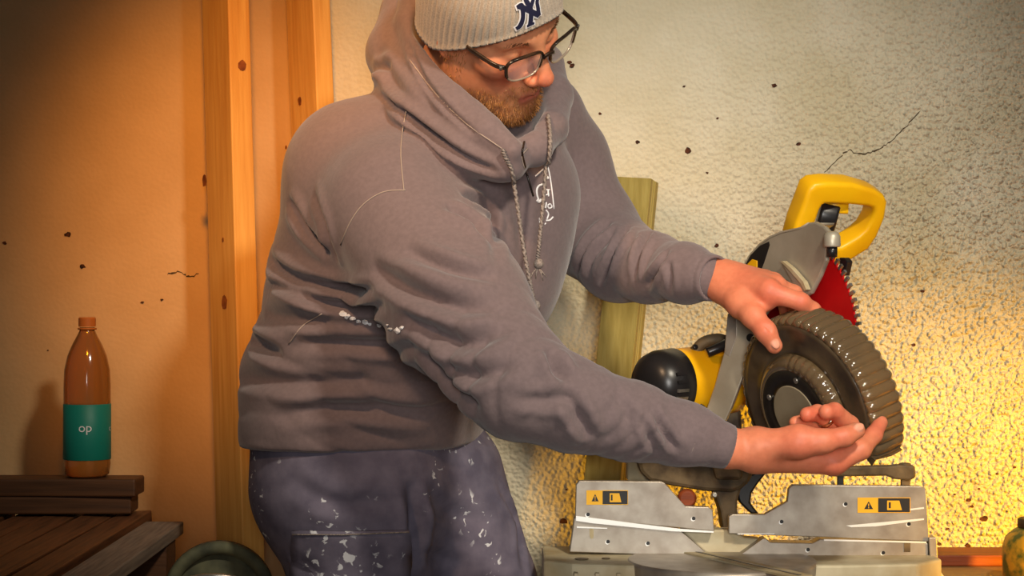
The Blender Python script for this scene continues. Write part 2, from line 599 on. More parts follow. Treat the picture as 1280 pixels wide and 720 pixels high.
flecks = [(968, 107, 4), (860, 188, 5), (855, 108, 2), (897, 148, 2), (998, 180, 3), (715, 82, 4), (712, 78, 3), (797, 178, 3),
          (884, 216, 2), (896, 307, 3), (1153, 364, 3), (1142, 431, 2.5), (1211, 625, 4), (1215, 633, 3), (1231, 648, 5.5),
          (1184, 661, 2.5), (1210, 682, 4), (1193, 618, 1.6), (1224, 611, 1.6), (1246, 592, 1.8), (1174, 680, 2.5), (706, 110, 1.5),
          (704, 652, 5), (676, 550, 3.5), (708, 612, 1.6), (684, 345, 2.5), (697, 352, 1.6), (1268, 584, 2), (750, 142, 2), (722, 128, 1.6)]
for x, y, r in flecks:
    link('fleck', blob(x, y, WY, r / FPX * WY), M['chip'], wall_back)
for x, y, r in [(85, 293, 6), (103, 333, 6), (6, 304, 4), (118, 436, 3), (202, 375, 3), (178, 378, 3), (60, 438, 2)]:
    link('fleck', blob(x, y, WY + 0.04, 0.7 * r / FPX * WY), M['chip'], wall_left)


def crack(pxs, Y, w):
    c = catmull([P(x, y, Y) for x, y in pxs], 6)
    c = [p + Vector((random.uniform(-1, 1) * 0.0016, 0, random.uniform(-1, 1) * 0.0016)) for p in c]
    vs, fs = [], []
    for i, p in enumerate(c):
        k = w * (0.5 + random.random()) * (0.4 if i in (0, len(c) - 1) else 1)
        for q in ((0, -k), (0, k)):
            vs.append(p + Vector((q[0], -0.0005, q[1])))
    for i in range(len(c) - 1):
        fs.append((2 * i, 2 * i + 1, 2 * i + 3, 2 * i + 2))
    return mesh('crack', vs, fs)


link('crack', crack([(1150, 138), (1134, 156), (1118, 173), (1103, 184), (1085, 192), (1070, 191), (1060, 188), (1048, 199), (1031, 215)], WY, 0.0011), M['crack'], wall_back)
link('crack', crack([(208, 343), (222, 340), (236, 345), (248, 343)], WY + 0.04, 0.0012), M['crack'], wall_left)
# faint trowel ridge running down the wall
link('render_ridge', sweep('ridge', [P(771, y, WY + 0.0039) for y in range(-60, 700, 40)], circ(0.0045, 8)), M['roughcast'], wall_back)


def timber(label, name, pts, hw, hd, yaw, z1, mat, knots=(), group=None):
    """upright timber: pts = (px, py) of the arris nearest the camera at two heights; stands on the floor, leaning on the wall"""
    (x0, y0, d0), (x1, y1, d1) = pts
    a, b = P(x0, y0, d0), P(x1, y1, d1)
    dirv = (a - b).normalized()
    foot = b + dirv * ((0.0 - b.z) / dirv.z)
    top = b + dirv * ((z1 - b.z) / dirv.z)
    ya = math.radians(yaw)
    ax = Vector((math.cos(ya), math.sin(ya), 0)); ax = (ax - dirv * ax.dot(dirv)).normalized()
    ay = dirv.cross(ax).normalized()
    if ay.y < 0: ay = -ay
    L = (top - foot).length / 2
    # arris = right front corner
    c = (foot + top) / 2 - ax * hw + ay * hd
    t = thing(name, label, 'timber', foot, group)
    me = bevel(link('board', box_mesh('board', (0, 0, 0), X3, Y3, Z3, hw, hd, L), mat, None), 0.002)
    me.parent = t
    R = Matrix((ax, ay, dirv)).transposed().to_4x4()
    me.matrix_local = Matrix.Translation(c - foot) @ R
    for kx, ky, kr, side in knots:
        n = -ay if side == 'f' else ax
        pl = on_plane(kx, ky, (a if side == 'f' else a), n)
        u = dirv; v = n.cross(u)
        pts2 = [pl + n * 0.0004 + (u * math.cos(q) * 1.3 + v * math.sin(q)) * kr * (0.8 + 0.3 * random.random()) for q in [2 * math.pi * i / 10 for i in range(10)]]
        link('knot', prism('knot', pts2, n * 0.0004), M['knot'], t)
    return t


timber('knotty pine stud with a bright side standing clear of the roughcast edge', 'pine_stud',
       [(285, 0, 3.12), (297, 440, 3.10)], 0.0435, 0.020, -52, 2.3, M['pine'], [(281, 378, 0.009, 'f'), (256, 226, 0.008, 'f'), (279, 300, 0.003, 'f'), (303, 82, 0.008, 's')])
timber('pine stud standing against the edge of the roughcast wall', 'pine_stud',
       [(391, 0, 3.15), (399, 200, 3.14)], 0.0420, 0.017, -52, 2.3, M['pine'], [(358, 184, 0.003, 'f'), (375, 126, 0.006, 'f')])

# ------------------------------------------------------------------ benches
BZ = CZ - 0.455                              # top of the work bench
bench = thing('work_bench', 'low wooden work bench under the mitre saw', 'bench', (0.75, 2.85, 0))
bevel(link('bench_top', box_mesh('bench_top', (0.80, 2.83, BZ - 0.02), X3, Y3, Z3, 0.74, 0.36, 0.02), M['ply'], bench), 0.002)
for x in (0.12, 1.46):
    for y in (2.53, 3.12):
        link('leg', box_mesh('leg', (x, y, (BZ - 0.04) / 2), X3, Y3, Z3, 0.035, 0.035, (BZ - 0.04) / 2), M['pine'], bench)
bd = box_mesh('plank', (0, 0, 0), X3, Y3, Z3, 0.33, 0.05, 0.009)
o = tag(link('offcut_board', bd, M['redwood']), 'red-brown board lying flat on the bench against the wall', 'board')
o.location = (0.98, 3.185, BZ + 0.0095)
bevel(o, 0.002)

# leaning grooved timber behind the saw: a board with a stepped, grooved edge
nb_ = Vector((-0.35, -1, 0)).normalized()
ar0, ar1 = P(814, 223, 3.13), P(776, 600, 3.09)
dv = (ar0 - ar1).normalized()
foot = ar1 - dv * ((ar1.z - BZ - 0.004) / dv.z)
axx = Vector((math.cos(math.radians(20)), -math.sin(math.radians(20)), 0)); axx = (axx - dv * axx.dot(dv)).normalized()
ayy = dv.cross(axx).normalized()
if ayy.y < 0: ayy = -ayy
prof = [(0, 0), (-0.062, 0), (-0.062, 0.045), (0, 0.045), (0, 0.030), (-0.004, 0.0275), (-0.004, 0.0245), (0, 0.022), (0, 0.018), (-0.003, 0.0165), (-0.003, 0.0145), (0, 0.013)]
t = thing('grooved_timber', 'pale green-brown timber with grooved edge leaning on the roughcast wall', 'timber', foot)
bevel(link('board', prism('board', [foot + axx * x + ayy * y for x, y in prof], ar0 - foot), M['treated'], t), 0.0008, 1)

# ------------------------------------------------------------------ mitre saw
FY = 2.80                                    # fence face
TZ = P(0, 693, FY).z                         # table height
saw = thing('mitre_saw', 'yellow and silver mitre saw with red blade on the bench', 'mitre saw', (0.36, 2.72, BZ))
FO, FN = Vector((0, FY, TZ)), Vector((0, -1, 0))


def saw_part(name, px, o, n, c0, c1, mat, bw=0.0012, parent=None):
    ob = link(name, px_prism(name, px, o, n, c0, c1), mat, parent or saw)
    if bw: bevel(ob, bw)
    return ob


# base casting with ribs, then the round turntable with its kerf plate
base_pts = [(0.045, FY - 0.03), (0.60, FY - 0.03), (0.60, FY + 0.09), (0.045, FY + 0.09)]
b0 = Vector((0, 0, 0))
base = bevel(link('base', prism('base', [Vector((x, y, BZ)) for x, y in [(0.045, FY + 0.10), (0.045, FY - 0.055), (0.085, FY - 0.085), (0.16, FY - 0.10), (0.46, FY - 0.10), (0.575, FY - 0.085), (0.618, FY - 0.04), (0.618, FY + 0.10)]], Vector((0, 0, TZ - BZ - 0.001))), M['alupale'], saw), 0.004)
for x in (0.090, 0.120, 0.150):
    bevel(link('rib', box_mesh('rib', (x, FY - 0.094, (BZ + TZ) / 2 - 0.003), X3, Y3, Z3, 0.003, 0.010, 0.024), M['alupale'], saw), 0.001)
for x, y, r in ((0.10, FY - 0.045, 0.010), (0.135, FY - 0.04, 0.006)):
    link('recess', lathe('recess', (x, y, TZ - 0.0005), Z3, [(0, r), (0.0009, r)], 16), M['dirtmetal'], saw)
tc_ = Vector((0.300, FY - 0.055, 0))
bevel(link('turntable', lathe('turntable', (tc_.x, tc_.y, BZ + 0.012), Z3, [(0, 0.132), (TZ - BZ - 0.015, 0.136), (TZ - BZ - 0.011, 0.133)], 64), M['alu'], saw), 0.001)
kd = Vector((math.sin(math.radians(27)), -math.cos(math.radians(27)), 0)); kn = Vector((kd.y, -kd.x, 0))
link('kerf_plate', box_mesh('kerf_plate', Vector((tc_.x, tc_.y, TZ + 0.0015)) + kd * 0.03, kd, kn, Z3, 0.165, 0.017, 0.0016), M['alupale'], saw)
link('kerf_slot', box_mesh('kerf_slot', Vector((tc_.x, tc_.y, TZ + 0.0032)) + kd * 0.03, kd, kn, Z3, 0.16, 0.0022, 0.0006), M['black'], saw)

# fences: sliding upper plates on fixed lower plates
ul = saw_part('upper_fence', [(720, 606), (724, 601), (826, 602), (831, 604), (857, 633), (886, 634), (891, 638), (893, 664), (800, 655), (719, 647)], FO, FN, 0, -0.014, M['alu'])
ur = saw_part('upper_fence', [(911, 646), (915, 643), (956, 643), (984, 627), (986, 611), (991, 606), (1152, 608), (1158, 612), (1162, 677), (1040, 672), (930, 668), (911, 667)], FO, FN, 0, -0.014, M['alu'])
ll = saw_part('lower_fence', [(718, 647), (800, 655), (850, 662), (856, 668), (889, 696), (800, 693), (712, 690)], FO, FN, -0.003, -0.03, M['alu'])
lr = saw_part('lower_fence', [(919, 698), (953, 674), (957, 673), (963, 678), (1016, 679), (1026, 674), (1160, 679), (1161, 709), (1060, 704), (1020, 702)], FO, FN, 0.002, -0.03, M['alu'])
saw_part('fence_end_bracket', [(1161, 672), (1171, 672), (1173, 706), (1163, 710)], FO, FN, 0.006, -0.03, M['alu'])
saw_part('fence_shoe', [(1006, 700), (1060, 702), (1160, 708), (1172, 709), (1184, 726), (1070, 726)], FO, FN, 0.012, -0.02, M['alupale'])
# highlights along the fence edges, painted in as thin near-white strips
saw_part('painted_highlight', [(720, 645), (745, 648), (800, 655), (850, 661), (892, 664), (892, 666), (840, 664), (790, 659), (740, 654), (720, 651)], FO, FN, 0.0012, -0.002, M['shine'], 0)
saw_part('painted_highlight', [(721, 658), (759, 660), (759, 661), (721, 660)], FO, FN, -0.0015, -0.004, M['shine'], 0)
saw_part('painted_highlight', [(1058, 657), (1090, 654), (1155, 648), (1155, 650), (1095, 658), (1064, 659)], FO, FN, 0.0008, -0.002, M['shine'], 0)
saw_part('painted_highlight', [(1138, 636), (1155, 634), (1155, 636), (1138, 638)], FO, FN, 0.0008, -0.002, M['shine'], 0)
saw_part('painted_highlight', [(1030, 674), (1158, 677), (1158, 679), (1030, 676)], FO, FN, 0.003, 0.001, M['shine'], 0)
saw_part('painted_highlight', [(922, 667), (968, 667), (968, 668), (922, 668)], FO, FN, 0.0008, -0.002, M['shine'], 0)
for x, y, c in ((760, 677, -0.003), (810, 679, -0.003), (867, 648, 0), (735, 643, 0), (977, 652, 0), (1136, 655, 0), (1010, 687, 0.002), (1104, 691, 0.002), (1057, 630, 0)):
    p = on_plane(x, y, FO + FN * (c - 0.0005), FN)
    link('screw_hole', lathe('screw_hole', p, FN, [(0, 0.0028), (0.0009, 0.0028)], 12), M['black'], saw)
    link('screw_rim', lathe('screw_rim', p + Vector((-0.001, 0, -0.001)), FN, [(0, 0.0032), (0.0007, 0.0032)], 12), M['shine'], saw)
saw_part('notch', [(1130, 678), (1138, 678), (1138, 690), (1130, 690)], FO, FN, 0.0026, -0.0, M['dirtmetal'], 0)
saw_part('notch', [(737, 661), (742, 661), (742, 672), (739, 674), (737, 670)], FO, FN, -0.0022, -0.01, M['alupale'], 0)
# the centre bridge between the fences
saw_part('bridge', [(850, 662), (915, 662), (930, 672), (952, 674), (918, 699), (888, 697)], FO, FN, -0.02, -0.05, M['alupale'], 0.003)


def warning_label(x0, y0, x1, y1, fence):
    w, h = x1 - x0, y1 - y0
    lab = saw_part('warning_label', [(x0, y0), (x1, y0), (x1, y1), (x0, y1)], FO, FN, 0.0010, -0.001, M['labely'], 0, fence)
    k = lambda n, pts, c, m: link(n, px_prism(n, pts, FO, FN, c, c - 0.0003), m, fence)
    k('black_panel', [(x0 + w * .39, y0 + h * .04), (x1 - w * .01, y0 + h * .04), (x1 - w * .01, y1 - h * .04), (x0 + w * .39, y1 - h * .04)], 0.0013, M['labelk'])
    k('symbol', [(x0 + w * .56, y0 + h * .2), (x0 + w * .79, y0 + h * .2), (x0 + w * .84, y1 - h * .18), (x0 + w * .56, y1 - h * .18)], 0.0016, M['labely'])
    k('symbol', [(x0 + w * .59, y0 + h * .3), (x0 + w * .63, y0 + h * .3), (x0 + w * .63, y1 - h * .3), (x0 + w * .59, y1 - h * .3)], 0.0019, M['labelk'])
    k('triangle', [(x0 + w * .21, y0 + h * .24), (x0 + w * .295, y1 - h * .24), (x0 + w * .125, y1 - h * .24)], 0.0013, M['labelk'])
    k('mark', [(x0 + w * .200, y0 + h * .40), (x0 + w * .220, y0 + h * .40), (x0 + w * .216, y0 + h * .60), (x0 + w * .204, y0 + h * .60)], 0.0016, M['labely'])
    k('mark', [(x0 + w * .201, y0 + h * .64), (x0 + w * .219, y0 + h * .64), (x0 + w * .219, y0 + h * .70), (x0 + w * .201, y0 + h * .70)], 0.0016, M['labely'])


warning_label(733, 613, 785, 631, ul)
warning_label(1072, 622, 1138, 641, ur)

# fence clamp rod behind the right fence
RO = Vector((0, FY + 0.035, TZ))
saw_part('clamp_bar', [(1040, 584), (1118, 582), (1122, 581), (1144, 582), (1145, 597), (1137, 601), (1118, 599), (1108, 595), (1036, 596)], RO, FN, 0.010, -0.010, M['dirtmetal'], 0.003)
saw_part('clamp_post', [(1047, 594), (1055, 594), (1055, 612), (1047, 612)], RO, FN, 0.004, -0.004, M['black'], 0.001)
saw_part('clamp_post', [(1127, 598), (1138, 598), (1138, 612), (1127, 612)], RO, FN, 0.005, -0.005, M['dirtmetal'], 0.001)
link('clamp_cap', lathe('clamp_cap', P(1131, 581, FY + 0.035), Z3, [(-0.002, 0.009), (0.002, 0.009), (0.003, 0.006)], 20), M['dirtmetal'], saw)

# pivot casting behind the fence, tying the head to the turntable
PO = Vector((0, FY + 0.10, TZ))
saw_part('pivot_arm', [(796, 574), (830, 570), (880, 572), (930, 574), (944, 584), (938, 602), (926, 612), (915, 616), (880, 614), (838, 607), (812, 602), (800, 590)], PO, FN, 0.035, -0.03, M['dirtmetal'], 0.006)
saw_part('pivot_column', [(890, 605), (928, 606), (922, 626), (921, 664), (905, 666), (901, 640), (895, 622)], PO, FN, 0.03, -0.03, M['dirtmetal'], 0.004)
saw_part('bevel_lever', [(926, 600), (944, 590), (962, 586), (956, 594), (948, 604), (940, 616), (938, 628), (950, 644), (938, 642), (924, 628), (920, 612)], PO, FN, 0.01, -0.02, M['black'], 0.003)
saw_part('rear_rail', [(784, 572), (800, 578), (822, 604), (828, 620), (800, 620), (784, 600)], PO, FN, 0.0, -0.04, M['alupale'], 0.003)
link('locking_knob', lathe('locking_knob', P(858, 622, FY + 0.07), FN, [(0, 0.012), (0.004, 0.014), (0.014, 0.014), (0.018, 0.010)], 20), M['redwood'], saw)
for x, y in ((912, 582), (940, 588), (893, 618)):
    link('bolt', lathe('bolt', P(x, y, FY + 0.062), FN, [(0, 0.005), (0.006, 0.005), (0.007, 0.003)], 8), M['steel'], saw)

# saw head: blade in a vertical plane swung 27 degrees to the right
A27 = math.radians(27)
NB = Vector((-math.cos(A27), -math.sin(A27), 0)); DB = Vector((math.sin(A27), -math.cos(A27), 0))
BC = P(995, 425, 2.80)


def blade():
    R, n = 0.1525, 84
    vs, fs = [], []
    ring = []
    for i in range(n):
        for f, r in ((0.0, R - 0.007), (0.30, R + 0.001), (0.52, R + 0.001), (0.60, R - 0.0075)):
            a = 2 * math.pi * (i + f) / n
            ring.append((math.cos(a) * r, math.sin(a) * r))
    return prism('blade', [BC + DB * x + Z3 * z - NB * 0.0012 for x, z in ring], NB * 0.0024)


bl = link('blade', blade(), M['red'], saw)
vs, fs = [], []
tips = []
for i in range(84):                          # pale carbide tips
    a = 2 * math.pi * (i + 0.36) / 84
    if -0.8 < a < 1.9 or a > 5.6:
        tips.append(box_mesh('tip', BC + DB * math.cos(a) * 0.1505 + Z3 * math.sin(a) * 0.1505, NB, DB * math.cos(a) + Z3 * math.sin(a), DB * -math.sin(a) + Z3 * math.cos(a), 0.0020, 0.0042, 0.0024))
link('tooth_tips', join_meshes('tips', tips), M['steel'], bl)
link('arbor_flange', lathe('arbor', BC, NB, [(0, 0.03), (0.012, 0.03), (0.014, 0.026), (0.018, 0.012), (0.026, 0.012)], 32), M['steel'], saw)

guard_px = [(905, 440), (909, 400), (914, 372), (921, 352), (928, 334), (936, 319), (948, 305), (962, 295), (976, 289), (990, 286), (1000, 284), (1010, 278),
            (1019, 277), (1030, 283), (1037, 291), (1037, 304), (1033, 312), (1032, 326), (1024, 346), (1013, 367), (1006, 371), (986, 366), (962, 384), (948, 404), (942, 424),
            (937, 446), (926, 478), (914, 512), (904, 530), (884, 528), (880, 516), (892, 482)]
ug = saw_part('upper_guard', guard_px, BC, NB, 0.034, 0.026, M['aluraw'], 0.003)
# far wall and the curved back of the guard
far_px = [(928, 334), (936, 319), (948, 305), (962, 295), (976, 289), (990, 286), (998, 286), (1006, 300), (1006, 330), (990, 360), (950, 380), (915, 380)]
pl = [on_plane(x, y, BC + NB * 0.034, NB) for x, y in far_px]
bevel(link('guard_far_wall', prism('guard_far', [p - NB * 0.044 for p in pl], -NB * 0.006), M['aluraw'], saw), 0.002)
band_px = guard_px[1:12]
pb = [on_plane(x, y, BC + NB * 0.034, NB) for x, y in band_px]
vs, fs = [], []
for p in pb:
    inn = (BC - p); inn = (inn - NB * inn.dot(NB)).normalized()
    vs += [p, p - NB * 0.046, p - NB * 0.046 + inn * 0.004, p + inn * 0.004]
for i in range(len(pb) - 1):
    for q in range(4):
        fs.append((i * 4 + q, i * 4 + (q + 1) % 4, (i + 1) * 4 + (q + 1) % 4, (i + 1) * 4 + q))
fs += [(0, 1, 2, 3), tuple(len(vs) - 4 + q for q in (3, 2, 1, 0))]
link('guard_back', fix_normals(mesh('guard_back', vs, fs)), M['aluraw'], saw, True)
saw_part('guard_slot', [(930, 334), (938, 319), (950, 307), (961, 302), (962, 306), (955, 328), (948, 345), (936, 346)], BC, NB, 0.0346, 0.03, M['black'], 0)
saw_part('slot_lever', [(934, 330), (940, 324), (946, 326), (946, 336), (938, 340)], BC, NB, 0.0356, 0.034, M['yellow'], 0.0005)
saw_part('guard_bracket', [(976, 328), (979, 327), (986, 334), (990, 337), (1002, 352), (1007, 361), (1003, 369), (996, 368), (984, 366), (982, 356), (990, 352)], BC, NB, 0.040, 0.034, M['aluraw'], 0.001)
saw_part('bracket_lip', [(975, 327), (978, 326), (989, 335), (1004, 352), (1008, 362), (1005, 364), (1000, 354), (986, 338)], BC, NB, 0.044, 0.036, M['alupale'], 0.0006)
for x, y, m, r in ((984, 355, 'steel', 0.006), (996, 348, 'black', 0.004), (989, 344, 'black', 0.003), (999, 358, 'steel', 0.003)):
    link('screw', lathe('screw', on_plane(x, y, BC + NB * 0.0335, NB), NB, [(0, r), (0.0075 if m == 'steel' else 0.0012, r), (0.0085 if m == 'steel' else 0.0013, r * 0.7)], 16), M[m], saw)
bp = on_plane(1040, 307, BC + NB * 0.032, NB)
link('boss', lathe('boss', bp, Z3, [(-0.002, 0.0112), (0.0, 0.0120), (0.013, 0.0115), (0.018, 0.009), (0.020, 0.004)], 28), M['aluraw'], saw)
link('boss_pin', lathe('boss_pin', bp - Z3 * 0.016, Z3, [(0, 0.0075), (0.016, 0.0075)], 20), M['black'], saw)
saw_part('spindle_lock', [(1049, 322), (1055, 322), (1059, 327), (1055, 345), (1050, 342)], BC, NB, -0.012, -0.022, M['black'], 0.001)

# D handle, closed loop with a rectangular rounded section
HPR = [((984, 292), (1008, 294)), ((990, 270), (1015, 274)), ((1000, 244), (1021, 257)), ((1006, 228), (1024, 252)), ((1014, 222), (1028, 250)), ((1030, 220), (1036, 250)),
       ((1060, 221), (1060, 251)), ((1088, 229), (1080, 253)), ((1100, 236), (1086, 255)), ((1104, 244), (1088, 259)), ((1101, 264), (1085, 270)), ((1091, 288), (1078, 282)),
       ((1080, 304), (1069, 290)), ((1064, 314), (1058, 297)), ((1050, 322), (1048, 303)), ((1020, 325), (1025, 308)), ((995, 315), (1012, 304))]
HPR = [((a[0] + 6, a[1] + 9), (b[0] + 5, b[1] + 6)) for a, b in HPR]
hn = Vector((0.34, -0.80, -0.50)).normalized()
ho = P(1045, 265, 2.775)
vs, fs = [], []
nh = len(HPR)
for off in (0.0, -0.036):
    for a, b in HPR:
        vs += [on_plane(*a, ho, hn) + hn * off, on_plane(*b, ho, hn) + hn * off]
for i in range(nh):
    k = (i + 1) % nh
    fs += [(2 * i, 2 * i + 1, 2 * k + 1, 2 * k), (2 * nh + 2 * i, 2 * nh + 2 * k, 2 * nh + 2 * k + 1, 2 * nh + 2 * i + 1),
           (2 * i, 2 * k, 2 * nh + 2 * k, 2 * nh + 2 * i), (2 * i + 1, 2 * nh + 2 * i + 1, 2 * nh + 2 * k + 1, 2 * k + 1)]
hm = fix_normals(mesh('handle', vs, fs))
bevel(link('handle', hm, M['yellow'], saw, True), 0.0068, 4, 50)
link('handle_rib', sweep('handle_rib', [P(1030, 257, 2.797), P(1044, 258, 2.797), P(1060, 259, 2.797)], rrect(0.010, 0.005, 0.003)), M['yellow'], saw)
link('trigger', sweep('trigger', [P(1029, 290, 2.80), P(1034, 272, 2.795), P(1038, 256, 2.79)], rrect(0.014, 0.012, 0.005)), M['black'], saw, True)

# motor housing to the left of the blade
MA = (P(790, 482, 2.735) - P(905, 472, 2.84)).normalized()
mo = P(898, 474, 2.845)
link('gear_case', lathe('gear_case', mo - MA * 0.02, MA, [(0, 0.052), (0.022, 0.054), (0.03, 0.050)], 40), M['yellow'], saw)
link('motor_housing', lathe('motor', mo, MA, [(0, 0.050), (0.004, 0.0525), (0.04, 0.0510), (0.11, 0.0490), (0.114, 0.047)], 48), M['yellow'], saw)
link('motor_cap', lathe('motor_cap', mo, MA, [(0.086, 0.0480), (0.088, 0.0510), (0.116, 0.0495), (0.130, 0.0445), (0.140, 0.035), (0.146, 0.02), (0.147, 0.006)], 48), M['black'], saw)
a_, u_, v_ = frame_of(MA)
for i in range(5):                           # cooling louvres on the cap
    p = mo + MA * (0.118 + 0.0) + Vector((0, 0, 0))
    side = (Vector((0.25, -0.9, 0)) + Z3 * (0.30 - 0.22 * i)).normalized()
    side = (side - MA * side.dot(MA)).normalized()
    link('louvre', box_mesh('louvre', mo + MA * 0.112 + side * 0.0475, MA, side, MA.cross(side), 0.010, 0.003, 0.0022), M['steel'] if i in (2, 3) else M['black'], saw)
for x, y in ((869, 434), (889, 460)):
    r_ = on_plane(x, y, mo + Vector((0, -0.05, 0)), Vector((0.3, -1, 0.2)).normalized())
    link('motor_screw', lathe('motor_screw', r_, Vector((0.2, -1, 0.3)), [(-0.004, 0.004), (0.002, 0.004), (0.003, 0.002)], 12), M['black'], saw)
link('cord_grip', sweep('cord_grip', catmull([P(868, 440, 2.80), P(880, 428, 2.80), P(898, 424, 2.80), P(915, 430, 2.82)], 5), circ(0.0085, 10)), M['dirtmetal'], saw)
link('brush_cap', sweep('brush_cap', catmull([P(884, 441, 2.775), P(896, 436, 2.775), P(908, 430, 2.78)], 4), circ(0.0075, 10)), M['black'], saw)
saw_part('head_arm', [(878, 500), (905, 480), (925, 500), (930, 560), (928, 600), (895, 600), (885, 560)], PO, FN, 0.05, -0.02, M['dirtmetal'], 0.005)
AO, AN = P(910, 460, 2.757), Vector((-0.42, -0.9, 0)).normalized()
saw_part('link_arm', [(909, 392), (930, 388), (948, 396), (946, 420), (938, 446), (926, 478), (914, 510), (904, 532), (886, 530), (881, 517), (893, 482), (905, 440)], AO, AN, 0.0, -0.010, M['aluraw'], 0.002)
saw_part('arm_ridge', [(909, 396), (921, 392), (921, 420), (912, 446), (906, 442)], AO, AN, 0.0012, -0.001, M['alu'], 0.0006)
link('arm_hole', lathe('arm_hole', on_plane(938, 422, AO, AN), AN, [(-0.001, 0.0058), (0.0008, 0.0058)], 20), M['black'], saw)
saw_part('link_rod', [(870, 508), (876, 504), (896, 532), (890, 538)], AO, AN, 0.004, -0.004, M['black'], 0.001)
saw_part('head_strut', [(884, 512), (890, 508), (904, 545), (898, 552)], PO, FN, 0.12, 0.09, M['alupale'], 0.001)

# ------------------------------------------------------------------ loose lower guard held in both hands
GC = P(1008, 512, 2.64)
w_ = (GC - CAM).normalized(); r__ = w_.cross(Z3).normalized(); u__ = r__.cross(w_)
d25 = math.radians(25)
GN = (-w_ * 0.61 + (-r__ * math.cos(d25) - u__ * math.sin(d25)) * 0.79).normalized()
GU = (-r__ * math.sin(d25) + u__ * math.cos(d25)); GU = (GU - GN * GU.dot(GN)).normalized()
GV = GU.cross(GN)
if GV.dot(r__) < 0: GV = -GV


def gp(phi, r, c):
    return GC + GU * math.cos(phi) * r + GV * math.sin(phi) * r + GN * c


guard = thing('blade_guard', 'smoky see-through lower blade guard with ribbed rim held in both hands', 'saw guard', GC)


def arc_grid(name, ph0, ph1, n, prof, rib=None):
    """prof(list of (r, c)); rib(phi, k) -> radius change"""
    vs, fs = [], []
    m = len(prof)
    for i in range(n + 1):
        ph = ph0 + (ph1 - ph0) * i / n
        for k, (r, c) in enumerate(prof):
            vs.append(gp(ph, r + (rib(ph, k / (m - 1)) if rib else 0), c))
    for i in range(n):
        for k in range(m - 1):
            fs.append((i * m + k, i * m + k + 1, (i + 1) * m + k + 1, (i + 1) * m + k))
    me = fix_normals(mesh(name, vs, fs))
    me.polygons.foreach_set('use_smooth', [True] * len(me.polygons))
    return me


def solid(o, t):
    m = o.modifiers.new('solid', 'SOLIDIFY'); m.thickness = t; m.offset = 0
    return o


P0, P1 = math.radians(-102), math.radians(138)
RG = 0.1265
pitch = math.radians(7.0)
ribf = lambda ph, k: 0.0050 * (abs(math.cos(math.pi * ph / pitch)) ** 0.8 - 0.6) * (1 if 0.08 < k else 0.0)
solid(link('rim', arc_grid('rim', P0, P1, 340, [(RG - 0.004, 0.002), (RG, 0.0), (RG + 0.003, -0.004), (RG + 0.0045, -0.014), (RG + 0.005, -0.026), (RG + 0.005, -0.038), (RG + 0.004, -0.048), (RG + 0.001, -0.054)], ribf), M['smoke'], guard), 0.0022)
solid(link('face', arc_grid('face', P0, P1, 120, [(0.082, 0.004), (0.088, 0.002), (0.10, 0.001), (0.115, 0.0015), (RG - 0.004, 0.002)]), M['smokemid'], guard), 0.0022)
ribi = lambda ph, k: (0.0012 * (math.cos(2 * math.pi * ph / math.radians(9))) if ph > 0.35 else 0) * (1 if 0 < k < 1 else 0)
solid(link('collar', arc_grid('collar', math.radians(-140), P1, 240, [(0.082, 0.004), (0.078, 0.012), (0.072, 0.018), (0.064, 0.021)], ribi), M['smoke'], guard), 0.0018)
link('bearing_ring', arc_grid('ring', 0, 2 * math.pi, 96, [(0.064, 0.0215), (0.060, 0.0195), (0.045, 0.0195), (0.042, 0.0215)]), M['smokedark'], guard)
link('hub_disc', lathe('hub_disc', GC, GN, [(0.014, 0.042), (0.0215, 0.042), (0.0225, 0.0405)], 64), M['hubgrey'], guard)
for ph in (-46, 38, 128, 218):
    link('rivet', lathe('rivet', gp(math.radians(ph), 0.0525, 0.0195), GN, [(0, 0.0042), (0.0018, 0.0042), (0.0024, 0.003)], 14), M['steel'], guard)
# broken end of the guard
link('broken_lip', prism('lip', [gp(P1, RG + 0.006, -0.002), gp(P1 + 0.10, RG + 0.002, -0.002), gp(P1 + 0.06, RG - 0.012, -0.002), gp(P1 + 0.16, RG - 0.022, -0.002), gp(P1 + 0.08, RG - 0.036, -0.002), gp(P1, RG - 0.045, 0.0)], GN * 0.002), M['smokemid'], guard)
link('end_wall', prism('endw', [gp(P1, RG + 0.004, 0.0), gp(P1 + 0.02, RG + 0.008, -0.03), gp(P1 + 0.03, RG + 0.006, -0.052), gp(P1, RG - 0.030, -0.050), gp(P1, RG - 0.036, 0.0)], (gp(P1 + 0.02, RG, 0) - gp(P1, RG, 0)) * 0.7), M['smoke'], guard)

# ------------------------------------------------------------------ left table with boards, bottle and bucket
TBZ = 0.711
HBR = (0.865 - TBZ) / 2
tab = thing('trestle_table', 'rough trestle table under the old boards and bucket', 'table', (-0.72, 2.75, 0))
link('table_top', box_mesh('table_top', (-0.74, 2.68, TBZ - 0.015), X3, Y3, Z3, 0.39, 0.38, 0.015), M['ply'], tab)
for x in (-1.08, -0.40):
    for y in (2.36, 3.00):
        link('leg', box_mesh('leg', (x, y, (TBZ - 0.03) / 2), X3, Y3, Z3, 0.03, 0.03, (TBZ - 0.03) / 2), M['pine'], tab)
for y, lab in ((2.50, 'thick dark bearer under the front ends of the old boards'), (2.95, 'thick dark bearer under the rear ends of the old boards')):
    o = tag(link('timber_bearer', box_mesh('bearer', (0, 0, 0), X3, Y3, Z3, 0.20, 0.05, HBR), M['oldwood']), lab, 'timber')
    o.location = (-0.79, y, TBZ + HBR)
bm_ = box_mesh('old_board', (0, 0, 0), X3, Y3, Z3, 0.024, 0.42, 0.012)
wood_y = wood_mat('old_board_wood', srgb(120, 76, 46), srgb(64, 40, 24), axis=1)
bm_.materials.append(wood_y)
ztop = TBZ + 2 * HBR
